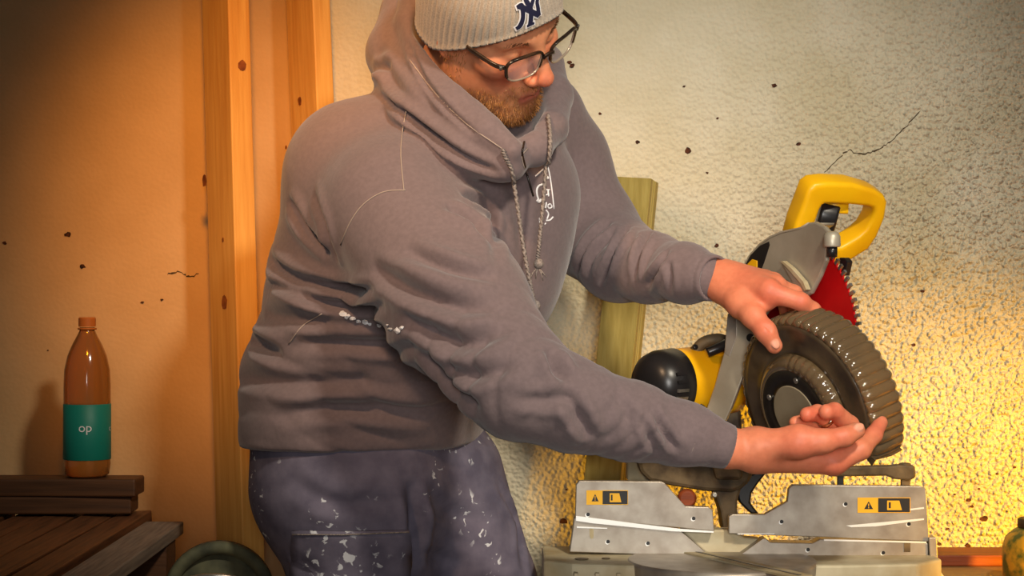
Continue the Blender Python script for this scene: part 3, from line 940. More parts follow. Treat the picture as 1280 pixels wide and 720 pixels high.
for i in range(7):
    o = bpy.data.objects.new('old_board', bm_); COL.objects.link(o)
    o.location = (-0.945 + i * 0.055, 2.74 + random.uniform(-0.01, 0.02), ztop + 0.0122)
    o.rotation_euler = (0, random.uniform(-0.05, 0.05), random.uniform(-0.012, 0.012))
    o.scale = (1, 1, 1)
    tag(o, 'dark weathered board laid side by side on bearers', 'board', 'old boards laid in a row')
    bevel(o, 0.002)
zb = ztop + 0.028
cm = box_mesh('cross_board', (0, 0, 0), X3, Y3, Z3, 0.19, 0.036, 0.014)
lab2 = ['lower cross board lying over the old boards', 'upper cross board with the drink bottle standing on it']
for i in range(2):
    o = tag(link('cross_board', cm, M['oldwood']), lab2[i], 'board')
    o.location = (-0.80 + 0.01 * i, 3.10, zb + 0.0145 + i * 0.0285)
    o.rotation_euler = (0, 0, 0.03 - 0.05 * i)
    bevel(o, 0.003)
zbot = zb + 0.0578
gb = box_mesh('grey_board', (0, 0, 0), X3, Y3, Z3, 0.030, 0.34, 0.010)
o = tag(link('grey_board', gb, pmat('grey_board_wood', srgb(132, 116, 100), 0.8, col2=srgb(104, 90, 78), nscale=20, stretch=(9, 0.5, 9))), 'wide pale grey board between the old boards and the bucket', 'board')
o.location = (-0.550, 2.70, ztop + 0.0105); bevel(o, 0.002)
for y in (2.5, 2.95):
    o = tag(link('bearer_block', box_mesh('block', (0, 0, 0), X3, Y3, Z3, 0.026, 0.04, HBR), M['oldwood']),
            'dark block under the %s end of the pale grey board' % ('front' if y < 2.7 else 'rear'), 'timber')
    o.location = (-0.550, y, TBZ + HBR)

bot_c = P(109, 0, 3.10); bot_c = Vector((bot_c.x, 3.10, zbot + 0.0005))
bt = thing('drink_bottle', 'clear plastic bottle of amber drink with teal label', 'bottle', bot_c)
RB = 0.0375
HB = P(0, 397, 3.10).z - zbot
link('bottle_body', lathe('bottle', bot_c, Z3, [(0.0, 0.030), (0.004, 0.035), (0.02, RB), (0.05, RB - 0.002), (0.08, RB), (HB - 0.11, RB), (HB - 0.085, RB - 0.001), (HB - 0.062, RB - 0.006), (HB - 0.045, RB - 0.013), (HB - 0.030, RB - 0.021), (HB - 0.022, 0.0125), (HB - 0.016, 0.0120)], 48), M['amber'], bt)
link('neck_ring', lathe('neck_ring', bot_c, Z3, [(HB - 0.020, 0.0150), (HB - 0.017, 0.0150)], 32), M['cap'], bt)
link('cap', lathe('cap', bot_c, Z3, [(HB - 0.015, 0.0138), (HB - 0.002, 0.0138), (HB, 0.0125)], 32, smooth=False), M['cap'], bt)
lz0, lz1 = P(0, 574, 3.10).z - zbot, P(0, 505, 3.10).z - zbot
lab = link('bottle_label', lathe('bottle_label', bot_c, Z3, [(lz0, RB + 0.0002), (lz0 + 0.0005, RB + 0.0006), (lz1, RB + 0.0006), (lz1 + 0.0003, RB + 0.0002)], 48), M['teal'], bt)


def curved_text(txt, px, py, size, name):
    cu = bpy.data.curves.new(name, 'FONT'); cu.body = txt; cu.size = size; cu.align_x = 'CENTER'
    ob = bpy.data.objects.new(name, cu); COL.objects.link(ob)
    bpy.context.view_layer.update()
    me = bpy.data.meshes.new_from_object(ob.evaluated_get(bpy.context.evaluated_depsgraph_get()))
    bpy.data.objects.remove(ob); bpy.data.curves.remove(cu)
    z0 = P(0, py, 3.06).z
    x0 = math.asin(max(-0.99, min(0.99, (P(px, 0, 3.06).x - bot_c.x) / RB)))
    for v in me.vertices:
        a = x0 + v.co.x / RB
        v.co = Vector((bot_c.x + math.sin(a) * (RB + 0.0012), bot_c.y - math.cos(a) * (RB + 0.0012), z0 + v.co.y))
    me.materials.clear()
    return me


link('label_lettering', curved_text('op', 106, 540, 0.020, 'op'), M['print'], lab)
link('label_lettering', curved_text('c', 131, 540, 0.013, 'c'), M['print'], lab)

bc = P(274, 746, 2.86)
bk = thing('rubber_bucket', 'black rubber bucket with pale rim lying on its side', 'bucket', (bc.x, bc.y, TBZ))
bax = Vector((0.10, -1, 0.0)).normalized()
RK = bc.z - TBZ - 0.001
link('bucket_body', lathe('bucket', bc, bax, [(-0.16, RK - 0.045), (-0.155, RK - 0.040), (0.0, RK - 0.013), (0.0, RK - 0.018), (-0.145, RK - 0.045), (-0.15, 0.01)], 48), M['rubber'], bk)
link('bucket_rim', lathe('bucket_rim', bc, bax, [(-0.012, RK - 0.014), (-0.012, RK), (0.006, RK), (0.012, RK - 0.006), (0.006, RK - 0.019), (-0.006, RK - 0.019)], 56), pmat('dusty_green_rim', srgb(96, 96, 72), 0.8, col2=srgb(60, 62, 48), nscale=30), bk)
hb = [bc + bax * 0.0 + Vector((math.cos(a) * RK * 0.9, -0.012 - 0.05 * math.sin(a), RK * 0.9 * math.sin(a) * 0.55)) for a in [math.pi * i / 14 for i in range(15)]]
link('bail_handle', sweep('bail', hb, circ(0.003, 8)), M['steel'], bk)

jc = P(1302, 0, 2.95); jc = Vector((jc.x, 2.95, BZ + 0.0005))
jt = P(0, 657, 2.95).z - BZ
jar = thing('stained_jar', 'squat round-shouldered jar mottled yellow and green on the bench', 'jar', jc)
link('jar_body', lathe('jar', jc, Z3, [(0, 0.052), (0.004, 0.058), (jt * 0.62, 0.0595), (jt * 0.80, 0.054), (jt * 0.92, 0.042), (jt * 0.97, 0.034)], 48),
     pmat('mottled_jar', srgb(196, 150, 40), 0.45, col2=srgb(84, 92, 34), nscale=38, ramp=(0.45, 0.58), bump=[(60, 0.2, 0.002)]), jar)
link('jar_lid', lathe('jar_lid', jc, Z3, [(jt * 0.97, 0.036), (jt * 1.10, 0.036), (jt * 1.12, 0.033)], 40), M['dirtmetal'], jar)

# ------------------------------------------------------------------ person
feet = P(470, 0, 2.86); man = thing('person', 'person in grey knit hat, glasses and brown-grey hoodie leaning over the saw', 'person', (feet.x, 2.86, 0))

# ---- hoodie
sdir = np.array([0.5, 0.866, 0.0]); fdir = np.array([0.866, -0.5, 0.0])
MT = np.array([sdir / 1.22, fdir, [0, 0, 1]])
g = Grid(P(270, 600, 2.6) + Vector((0, -0.28, -0.02)), P(925, -40, 2.6) + Vector((0.0, 0.56, 0.02)), 0.0046)


def body(a, b, ra, rb, k=0.05):
    g.add(g.rc(P(*a), P(*b), ra, rb, MT), k)


body((447, 552, 2.88), (452, 500, 2.88), 0.162, 0.160)
body((452, 500, 2.88), (500, 390, 2.85), 0.160, 0.166)
body((500, 390, 2.85), (552, 290, 2.81), 0.166, 0.168)
body((552, 290, 2.81), (590, 215, 2.79), 0.168, 0.125)
g.add(g.rc(P(452, 222, 2.76), P(425, 320, 2.82), 0.100, 0.09), 0.06)
g.add(g.rc(P(452, 218, 2.76), P(560, 170, 2.80), 0.100, 0.085), 0.05)
g.add(g.rc(P(560, 170, 2.80), P(668, 150, 2.92), 0.080, 0.068), 0.05)
# near arm
na = [(492, 262, 2.64), (572, 384, 2.52), (648, 480, 2.43), (716, 507, 2.43), (790, 526, 2.445), (858, 546, 2.46), (888, 552, 2.465)]
nr = [0.097, 0.094, 0.068, 0.055, 0.048, 0.041, 0.034]
nap = [P(*q) for q in na]
for i in range(len(na) - 1):
    g.add(g.rc(nap[i], nap[i + 1], nr[i], nr[i + 1]), 0.04 if i == 0 else 0.02)
# far arm
fa = [(668, 150, 2.93), (700, 200, 2.97), (742, 292, 2.96), (775, 326, 2.89), (815, 336, 2.82), (858, 343, 2.745), (876, 345, 2.715)]
fr = [0.070, 0.070, 0.066, 0.056, 0.049, 0.040, 0.034]
fap = [P(*q) for q in fa]
for i in range(len(fa) - 1):
    g.add(g.rc(fap[i], fap[i + 1], fr[i], fr[i + 1]), 0.03)
# chest front, filling towards the far shoulder
g.add(g.rc(P(640, 240, 2.80), P(610, 360, 2.78), 0.085, 0.085), 0.06)
# hood lying round the neck: outer roll, then inner rim roll
hood = [(552, -45, 2.90, .05), (520, 18, 2.85, .05), (502, 68, 2.79, .050), (515, 104, 2.74, .052), (540, 140, 2.68, .052), (588, 182, 2.62, .042), (632, 206, 2.59, .026)]
for a, b in zip(hood[:-1], hood[1:]):
    g.add(g.rc(P(*a[:3]), P(*b[:3]), a[3], b[3]), 0.012)
rim = [(528, -20, 2.82, .026), (516, 30, 2.755, .026), (532, 82, 2.685, .026), (566, 128, 2.625, .025), (608, 164, 2.585, .022), (640, 188, 2.57, .016)]
for a, b in zip(rim[:-1], rim[1:]):
    g.add(g.rc(P(*a[:3]), P(*b[:3]), a[3], b[3]), 0.006)
far = [(640, 196, 2.59, .018), (668, 186, 2.62, .022), (686, 160, 2.68, .026), (690, 120, 2.76, .03), (680, 80, 2.84, .03)]
for a, b in zip(far[:-1], far[1:]):
    g.add(g.rc(P(*a[:3]), P(*b[:3]), a[3], b[3]), 0.012)
# hollow for neck and face inside the hood
g.sub(g.rc(P(600, 30, 2.72), P(618, 120, 2.68), 0.095, 0.070), 0.012)
g.sub(g.rc(P(618, 120, 2.68), P(640, 172, 2.64), 0.070, 0.030), 0.012)
# flat hem
g.sub((g.z * 0 + g.x * 0 + g.y * 0) + (g.z - np.float32(P(0, 556, 2.86).z)), 0.01)
V, Q = g.nets(3)
S0 = Surf(V, Q)
N0 = vnormals(V, Q)

FOLDS = [  # pixel polyline, width (m), depth (m)
    ([(505, 312), (540, 326), (580, 338), (622, 344)], .010, .0075), ([(464, 334), (514, 364), (564, 381), (622, 384)], .012, .009),
    ([(500, 395), (545, 418), (580, 430), (640, 408)], .012, .008), ([(558, 255), (591, 277), (612, 300)], .010, .010), ([(575, 240), (606, 262), (622, 292)], .008, .007),
    ([(545, 455), (590, 470), (650, 452)], .010, .006), ([(686, 436), (699, 462), (712, 478)], .010, .009), ([(706, 490), (726, 525), (739, 549)], .009, .008),
    ([(640, 500), (690, 500), (720, 490)], .009, .004), ([(817, 512), (830, 540), (847, 566)], .006, .006), ([(800, 520), (812, 545), (822, 568)], .006, .004), ([(770, 490), (785, 520), (790, 550)], .008, .003),
    ([(362, 250), (386, 284), (415, 318)], .010, .010), ([(392, 240), (408, 280), (422, 330)], .009, .006),
    ([(334, 315), (352, 338), (394, 355), (470, 364)], .009, .012), ([(321, 347), (365, 359), (407, 376), (480, 384)], .009, .012), ([(335, 352), (380, 372), (430, 388)], .006, .004),
    ([(296, 408), (323, 430), (355, 444)], .010, .010), ([(361, 432), (400, 428), (460, 431), (523, 436)], .010, .008), ([(305, 385), (360, 398), (420, 405)], .012, .006), ([(300, 470), (380, 480), (470, 478)], .012, .006),
    ([(340, 520), (430, 510), (540, 522)], .012, .007), ([(524, 440), (560, 480), (600, 515)], .012, .008),
    ([(722, 340), (739, 305), (765, 277)], .007, .008), ([(750, 356), (769, 314), (786, 283)], .006, .008), ([(790, 350), (799, 314), (812, 288)], .006, .008), ([(806, 360), (825, 331), (836, 312)], .006, .007),
    ([(735, 345), (745, 318), (772, 292)], .005, .004), ([(835, 368), (838, 345), (835, 325)], .005, .004),
    ([(476, 118), (530, 160), (580, 196), (625, 216)], .006, .010), ([(600, 240), (615, 280), (622, 330)], .010, .005), ([(635, 225), (650, 270), (655, 330)], .012, .003),
    ([(508, 50), (530, 98), (560, 136), (600, 172)], .004, .006), ([(470, 60), (490, 100), (520, 135)], .010, .004), ([(452, 92), (470, 84), (490, 80)], .008, .006),
]
disp = np.zeros(len(V))
for pl_, w, dep in FOLDS:
    pts = S0.path(pl_, 0.0, 4)
    if len(pts) < 2: continue
    lim = max((b - a).length for a, b in zip(pts[:-1], pts[1:]))
    if lim > 0.09:
        print('fold jumps', pl_, lim)
    d, fade = polydist(V, pts)
    w *= 0.85
    disp += 1.7 * fade * (-dep * np.exp(-(d / w) ** 2) + 0.6 * dep * np.exp(-((d - 2.0 * w) / (1.1 * w)) ** 2))
# soft wandering creases everywhere
rs = np.random.default_rng(3)
soft = np.zeros(len(V))
for _ in range(26):
    kk = rs.normal(size=3); kk = kk / np.linalg.norm(kk) * rs.uniform(14, 60)
    soft += np.sin(V @ kk + rs.uniform(0, 6.3)) / np.linalg.norm(kk)


def creases(a, b, wl, amp, c, sig, skew, seed):
    """bunched cloth: ridges across the limb a-b, strongest round point c"""
    r2 = np.random.default_rng(seed)
    a = np.array(a); ax = np.array(b) - a; ax /= np.linalg.norm(ax)
    rel = V - a
    t = rel @ ax
    rad = rel - t[:, None] * ax
    ph = t + skew * rad[:, 2]
    for _ in range(5):
        kk = r2.normal(size=3) * 14
        ph = ph + 0.010 * np.sin(V @ kk + r2.uniform(0, 6))
    wv = 1 - np.abs(np.sin(np.pi * ph / wl))                 # sharp valleys, round ridges
    amp_n = 0.5 + 0.5 * np.sin(V @ (r2.normal(size=3) * 18) + r2.uniform(0, 6))
    m = np.exp(-((V - np.array(c)) ** 2).sum(1) / sig ** 2)
    return -amp * wv ** 2 * m * (0.35 + 0.65 * amp_n)


disp += creases(nap[1], nap[2], 0.040, 0.010, P(610, 430, 2.42), 0.10, 0.5, 1)
disp += creases(nap[3], nap[5], 0.030, 0.006, P(800, 530, 2.41), 0.06, -0.4, 2)
disp += creases(nap[2], nap[4], 0.045, 0.005, P(710, 500, 2.38), 0.08, -0.6, 3)
disp += creases(fap[3], fap[5], 0.030, 0.008, P(800, 335, 2.80), 0.075, -0.3, 4)
disp += creases(P(447, 552, 2.88), P(500, 390, 2.85), 0.046, 0.011, P(380, 420, 2.72), 0.13, 0.25, 5)
disp += creases(P(447, 552, 2.88), P(500, 390, 2.85), 0.050, 0.010, P(490, 490, 2.70), 0.12, -0.25, 6)
V = V + N0 * (disp + soft * 0.012)[:, None]
V = laplace(V, Q, 0.35)
hoodie = link('hoodie', np_mesh('hoodie', V, Q), M['hoodie'], man)
SH = Surf(V, Q)


def tube_on(name, surf, pxs, r, off, mat, parent, n=6, prof=None, twist=0.0):
    pts = surf.path(pxs, off, n)
    if len(pts) < 3: return None
    pts = [pts[0]] + [pts[i] * 0.5 + (pts[i - 1] + pts[i + 1]) * 0.25 for i in range(1, len(pts) - 1)] + [pts[-1]]
    return link(name, sweep(name, pts, prof or circ(r, 6), twist=twist), mat, parent)


for pxs in ([(508, 138), (503, 165), (501, 195), (505, 238)], [(507, 238), (480, 240), (455, 255), (438, 278), (426, 306)], [(361, 430), (378, 408), (402, 392)],
            [(659, 186), (652, 195), (655, 210), (662, 226)], [(512, 75), (540, 112), (580, 152), (628, 186)]):
    tube_on('seam', SH, pxs, 0.0009, 0.0006, M['hoodin'], hoodie)

# ribbed cuffs, open tubes round the wrists
def cuff(p, rr, seam_r, flat, upv):
    path = catmull(p, 6)
    n = len(path); vs, fs = [], []
    m = 72
    prof_r = [rr[0] + (rr[-1] - rr[0]) * i / (n - 1) for i in range(n)]
    rings = [(path[i], prof_r[i], i) for i in range(n)] + [(path[n - 1 - i], prof_r[n - 1 - i] - 0.0035, n - 1 - i) for i in range(n)]
    for c, r, i in rings:
        t = (path[min(i + 1, n - 1)] - path[max(i - 1, 0)]).normalized()
        u = (upv - t * upv.dot(t)).normalized(); s = t.cross(u)
        for q in range(m):
            a = 2 * math.pi * q / m
            k = r + 0.0004 * math.cos(a * 36)
            vs.append(c + u * math.cos(a) * k * flat + s * math.sin(a) * k)
    for j in range(len(rings) - 1):
        for q in range(m):
            fs.append((j * m + q, j * m + (q + 1) % m, (j + 1) * m + (q + 1) % m, (j + 1) * m + q))
    me = fix_normals(mesh('cuff', vs, fs)); me.polygons.foreach_set('use_smooth', [True] * len(me.polygons))
    return me


link('cuff', cuff([P(852, 543, 2.457), P(880, 550, 2.463), P(911, 559, 2.468)], (0.0405, 0.0285), 0, 1.0, Z3), M['hoodie'], hoodie)
link('cuff', cuff([P(850, 341, 2.755), P(872, 344, 2.725), P(893, 348, 2.70)], (0.0400, 0.0325), 0, 1.0, Z3), M['hoodie'], hoodie)


def ring_seam(c, t, r, mat, parent):
    a, u, v = frame_of(t)
    pts = [c + (u * math.cos(q) + v * math.sin(q)) * r for q in [2 * math.pi * i / 40 for i in range(40)]]
    link('seam', sweep('seam', pts, circ(0.0010, 6), closed=True), mat, parent)


ring_seam(P(858, 545, 2.458), P(880, 550, 2.463) - P(852, 543, 2.457), 0.0405, M['hoodin'], hoodie)
ring_seam(P(852, 341, 2.752), P(872, 344, 2.725) - P(850, 341, 2.755), 0.0400, M['hoodin'], hoodie)

# drawstrings: twisted cords hanging down the front, each ending in a knot
for k, (pxs, ky) in enumerate((([(630, 186), (637, 205), (645, 245), (653, 300), (661, 345), (668, 378)], (668, 384)), ([(684, 148), (684, 180), (682, 215), (678, 265), (674, 305), (672, 326)], (672, 332)))):
    cpx = catmull([Vector((x, y, 0)) for x, y in pxs], 16)
    pts = []
    for q in cpx:                              # lies on the chest, then hangs free below it
        h_ = SH.hit(q.x, q.y, 0.0055)
        if h_ is None or (pts and h_.y < pts[-1].y - 0.006) or (pts and h_.y > pts[-1].y + 0.012):
            h_ = P(q.x, q.y, pts[-1].y + 0.0002)
        pts.append(h_)
    pts = [pts[0]] + [pts[i] * 0.5 + (pts[i - 1] + pts[i + 1]) * 0.25 for i in range(1, len(pts) - 1)] + [pts[-1]]
    # resample finely for the twist
    fine = catmull(pts[::2] + [pts[-1]], 5)
    pr = [(0.0030, 0), (0.0024, 0.0018), (0, 0.0016), (-0.0024, 0.0018), (-0.0030, 0), (-0.0024, -0.0018), (0, -0.0016), (0.0024, -0.0018)]
    dsn = link('drawstring', sweep('drawstring', fine, pr, twist=0.45), M['cord'], hoodie)
    kp = pts[-1]
    link('knot', lathe('knot', kp + Vector((0, -0.002, -0.011)), Vector((0.2, 0, 1)), [(0, 0.003), (0.003, 0.0065), (0.008, 0.0075), (0.012, 0.005), (0.014, 0.003)], 14), M['cord'], dsn)
    for q in range(7):
        a = q * 0.9
        st = kp + Vector((0.001 * math.cos(a), -0.003, -0.010))
        link('frayed_end', sweep('fray', [st, st + Vector((0.006 * math.cos(a), -0.002, -0.006)), st + Vector((0.011 * math.cos(a), 0.0, -0.013 - 0.004 * math.sin(a * 2)))], circ(0.0008, 5)), M['cord'], dsn)

# white print on the chest, strokes and letters as far as they can be read
def px630(x, y): return (630 + x / 5.533, 170 + y / 5.533)
for st, r in (([(300, 205), (315, 270), (330, 370), (345, 505)], .0010), ([(216, 278), (240, 258), (270, 230)], .0012), ([(266, 334), (240, 345), (226, 370), (228, 410), (240, 445)], .0015),
              ([(226, 442), (240, 455), (256, 440)], .0022), ([(296, 282), (304, 294)], .0020), ([(290, 372), (315, 372)], .0010), ([(303, 374), (307, 418)], .0013), ([(286, 408), (312, 402)], .0010),
              ([(292, 458), (286, 500)], .0012), ([(300, 480), (318, 470), (330, 490), (312, 500), (300, 486)], .0011), ([(290, 512), (306, 540), (296, 575)], .0012), ([(290, 584), (315, 582), (338, 560)], .0013),
              ([(244, 566), (246, 610)], .0008), ([(280, 612), (288, 602)], .0010)):
    pts = SH.path([px630(*q) for q in st], 0.0003, 6)
    if len(pts) > 2:
        link('print_stroke', sweep('print', pts, circ(r, 6, r)), M['print'], hoodie)
# zip edge and pull
tube_on('zip', SH, [(655, 178), (652, 190), (655, 205), (660, 225), (666, 245)], 0.0016, 0.001, M['tortoise'], hoodie)
# dabs of dried filler on the waist
for i, (x, y, r) in enumerate([(429, 392, 4.5), (434, 395, 4), (441, 398, 4), (449, 401, 3.5), (456, 402, 5), (462, 405, 3), (474, 407, 3.5), (489, 411, 3.5), (497, 413, 5), (503, 410, 3), (485, 406, 2)]):
    c = SH.hit(x, y, 0.0)
    if c is None: continue
    q = []
    for a in range(8):
        rr = r * (0.6 + 0.7 * random.random())
        h_ = SH.hit(x + rr * math.cos(a * 0.785), y + rr * 0.7 * math.sin(a * 0.785), 0.0012)
        if h_ is not None and (h_ - c).length < 0.02: q.append(h_)
    if len(q) > 4:
        tip = SH.hit(x, y, 0.003)
        link('filler_dab', mesh('dab', q + [tip], [(j, (j + 1) % len(q), len(q)) for j in range(len(q))]), M['print'], hoodie)

# ---- trousers down to the floor
g = Grid((-0.46, 2.62, 0.05), (0.10, 3.14, P(0, 530, 2.86).z + 0.01), 0.0062)
hipR, hipL = P(432, 600, 2.82), P(540, 600, 2.90)
g.add(g.rc(P(448, 548, 2.87), P(452, 600, 2.87), 0.148, 0.155, MT), 0.05)
g.add(g.rc(P(448, 600, 2.82), P(452, 735, 2.82), 0.115, 0.098), 0.04)
g.add(g.rc(P(452, 735, 2.82), Vector((-0.20, 2.82, 0.08)), 0.098, 0.075), 0.03)
g.add(g.rc(P(545, 600, 2.92), P(595, 735, 2.92), 0.105, 0.088), 0.04)
g.add(g.rc(P(595, 735, 2.92), Vector((-0.02, 2.93, 0.08)), 0.088, 0.072), 0.03)
V, Q = g.nets(3)
S1 = Surf(V, Q); N1 = vnormals(V, Q)
disp = np.zeros(len(V))
for pl_, w, dep in [([(512, 600), (520, 650), (515, 716)], .012, .016), ([(360, 690), (380, 705), (400, 718)], .009, .007), ([(620, 600), (645, 650), (655, 715)], .008, .007), ([(520, 600), (560, 640), (620, 655)], .012, .005), ([(360, 600), (420, 630), (500, 625)], .012, .006), ([(520, 690), (560, 700), (600, 712)], .01, .004)]:
    pts = S1.path(pl_, 0, 4)
    if len(pts) < 2: continue
    d, fade = polydist(V, pts)
    disp += fade * (-dep * np.exp(-(d / w) ** 2) + 0.5 * dep * np.exp(-((d - 1.9 * w) / (0.9 * w)) ** 2))
V = V + N1 * disp[:, None]
trousers = link('trousers', np_mesh('trousers', V, Q), M['trousers'], man)
ST = Surf(V, Q)
# patch pocket standing off the near thigh
pk = [[ST.hit(368 + (508 - 368) * i / 14, 661 + 90 * j / 10, 0.007) for i in range(15)] for j in range(11)]
if all(p is not None for r_ in pk for p in r_):
    vs = [p for r_ in pk for p in r_]
    fs = [(j * 15 + i, j * 15 + i + 1, (j + 1) * 15 + i + 1, (j + 1) * 15 + i) for j in range(10) for i in range(14)]
    po = solid(link('patch_pocket', fix_normals(mesh('pocket', vs, fs)), M['trousers'], trousers, True), 0.004)
    tube_on('seam', ST, [(370, 664), (420, 664), (470, 663), (506, 662)], 0.0010, 0.0105, M['cord'], trousers)
for x, y0 in ((-0.20, 2.82), (-0.02, 2.93)):
    gb_ = Grid((x - 0.10, y0 - 0.14, -0.01), (x + 0.26, y0 + 0.10, 0.17), 0.006)
    gb_.add(gb_.rc((x, y0, 0.12), (x, y0, 0.06), 0.052, 0.05), 0.02)
    gb_.add(gb_.rc((x - 0.02, y0, 0.045), (x + 0.17, y0 - 0.04, 0.04), 0.045, 0.044), 0.03)
    gb_.sub(gb_.z * 1.0 + gb_.x * 0 + gb_.y * 0, 0.004)
    vb, qb = gb_.nets(2)
    vb[:, 2] = np.maximum(vb[:, 2], 0.0005)
    link('boot', np_mesh('boot', vb, qb), M['boot'], man)

# ---- head, in its own frame: x = person's right, y = forward, z = up
hL = np.array([0.72, 0.54, 0.45]); hU = np.array([0.20, -0.68, 0.70])
hL /= np.linalg.norm(hL); hU -= hL * (hU @ hL); hU /= np.linalg.norm(hU)
hF = np.cross(hL, hU)
HR = np.stack([-hL, hF, hU], 1)                # local -> world
nose0 = np.array(P(675, 62, 2.60))
HO = nose0 - HR @ np.array([0, 0.100, 0.0])


def H(x, y, z):
    return Vector(HO + HR @ np.array([x, y, z]))


g = Grid((-0.105, -0.125, -0.165), (0.105, 0.150, 0.135), 0.0019)
g.add(g.el((0, -0.006, 0.030), (0.077, 0.099, 0.090)), 0.01)
g.add(g.el((0, 0.030, -0.040), (0.062, 0.064, 0.082)), 0.02)
for s in (-1, 1):
    g.add(g.rc((s * 0.056, -0.002, -0.030), (s * 0.050, 0.012, -0.072), 0.017, 0.018), 0.025)
    g.add(g.rc((s * 0.050, 0.012, -0.072), (s * 0.016, 0.074, -0.100), 0.020, 0.021), 0.025)
    g.add(g.el((s * 0.043, 0.062, -0.026), (0.025, 0.024, 0.022)), 0.02)
    g.add(g.rc((s * 0.010, 0.086, 0.014), (s * 0.045, 0.072, 0.017), 0.010, 0.010), 0.018)
g.add(g.el((0, 0.082, -0.102), (0.022, 0.018, 0.018)), 0.018)
for s in (-1, 1):                              # eye sockets, lids
    g.sub(g.el((s * 0.031, 0.096, -0.004), (0.017, 0.014, 0.011)), 0.014)
    g.add(g.el((s * 0.031, 0.076, -0.006), (0.0145, 0.0125, 0.0125)), 0.005)
    g.sub(g.el((s * 0.031, 0.0905, -0.0135), (0.012, 0.004, 0.0014)), 0.002)
g.add(g.rc((0, 0.092, 0.004), (0, 0.1165, -0.036), 0.0085, 0.0115), 0.012)
g.add(g.el((0, 0.118, -0.040), (0.0125, 0.0115, 0.0105)), 0.006)
for s in (-1, 1):
    g.add(g.el((s * 0.0135, 0.105, -0.0455), (0.0085, 0.0115, 0.0080)), 0.006)
    g.sub(g.el((s * 0.0068, 0.110, -0.0545), (0.0042, 0.0062, 0.0042)), 0.003)
g.add(g.el((0, 0.086, -0.066), (0.027, 0.018, 0.017)), 0.012)
g.add(g.rc((-0.016, 0.0965, -0.0725), (0.016, 0.0965, -0.0725), 0.0052, 0.0052), 0.004)
g.add(g.rc((0, 0.1005, -0.0720), (0, 0.1005, -0.0720), 0.0050, 0.0050), 0.006)
g.add(g.rc((-0.013, 0.0960, -0.0815), (0.013, 0.0960, -0.0815), 0.0058, 0.0058), 0.004)
g.sub(g.rc((-0.022, 0.1025, -0.0768), (0.022, 0.1025, -0.0768), 0.0016, 0.0016), 0.003)
for s in (-1, 1):                              # ears
    g.add(g.el((s * 0.078, -0.008, -0.012), (0.008, 0.019, 0.031)), 0.006)
    g.sub(g.el((s * 0.087, -0.004, -0.010), (0.006, 0.010, 0.017)), 0.004)
    g.add(g.el((s * 0.077, 0.001, -0.036), (0.007, 0.009, 0.011)), 0.006)
g.add(g.rc((0, -0.020, -0.05), (0, -0.045, -0.150), 0.056, 0.060), 0.03)
VH, QH = g.nets(2)
# colours by place on the face
x_, y_, z_ = VH.T
col = np.tile(np.array(srgb(228, 154, 112)), (len(VH), 1))


def tint(mask, c):
    global col
    m = np.clip(mask, 0, 1)[:, None]
    col = col * (1 - m) + np.array(c) * m


gs = lambda c, s: np.exp(-((np.abs(x_) - c[0]) ** 2 + (y_ - c[1]) ** 2 + (z_ - c[2]) ** 2) / s ** 2)
tint(0.8 * gs((0.042, 0.075, -0.040), 0.026), srgb(216, 104, 78))
tint(0.75 * gs((0, 0.120, -0.042), 0.020), srgb(226, 110, 84))
tint(0.6 * gs((0.080, -0.008, -0.02), 0.03), srgb(214, 112, 84))
lip = np.exp(-((z_ + 0.0768) / 0.0085) ** 2) * (np.abs(x_) < 0.021) * (y_ > 0.092)
jaw_l = np.clip((-0.062 - z_ - 0.55 * np.clip(0.055 - y_, 0, 1)) / 0.014, 0, 1)          # beard line rises to the ear
side = np.clip((0.034 - y_) / 0.02, 0, 1) * np.clip((y_ + 0.006) / 0.012, 0, 1) * np.clip((0.0 - z_) / 0.03, 0, 1) * (np.abs(x_) > 0.04)
must = np.exp(-((z_ + 0.0625) / 0.008) ** 2) * (np.abs(x_) < 0.034) * (y_ > 0.075)
cheek_clear = np.exp(-((np.abs(x_) - 0.040) ** 2 + (z_ + 0.052) ** 2) / 0.022 ** 2) * (y_ > 0.03)
bmask = np.clip(np.maximum(np.maximum(jaw_l, must), side * 0.5) - 0.9 * cheek_clear, 0, 1) * (y_ > -0.02) * (z_ > -0.135)
tint(bmask * 0.5, srgb(176, 116, 66))
tint(lip * 0.85, srgb(196, 104, 88))
# a long lower face: stretch below the nose
VH = VH.copy()
low = VH[:, 2] < -0.048
VH[low, 2] = -0.048 + (VH[low, 2] + 0.048) * 1.20
VHw = (HR @ VH.T).T + HO

beard_w = bmask * (1 - np.clip(lip * 1.4, 0, 1))
NH = vnormals(VH, QH)
idx = RNG.choice(len(VH), 3600, p=beard_w / beard_w.sum())
bv, bf = [], []
for i in idx:
    p, n = VH[i], NH[i]
    dn = n * 0.55 + np.array([np.sign(p[0]) * 0.15, 0.25, -0.75]) + RNG.normal(size=3) * 0.28
    dn /= np.linalg.norm(dn)
    L_ = RNG.uniform(0.005, 0.0095) if p[2] < -0.085 else RNG.uniform(0.003, 0.0065)
    s_ = np.cross(dn, n); s_ = s_ / (np.linalg.norm(s_) + 1e-9) * 0.00038
    q = p + RNG.normal(size=3) * 0.0006
    b0 = len(bv)
    mid = q + dn * L_ * 0.55 + n * L_ * 0.12
    bv += [q - s_, q + s_, mid + s_ * 0.8, mid - s_ * 0.8, q + dn * L_ + np.array([0, 0, -0.0006])]
    bf += [(b0, b0 + 1, b0 + 2, b0 + 3), (b0 + 3, b0 + 2, b0 + 4)]
bv = (HR @ np.array(bv).T).T + HO
tag(link('beard', mesh('beard', bv, bf), M['beard'], man), 'short ginger beard and moustache', None, None, 'stuff')
ev, ef = [], []
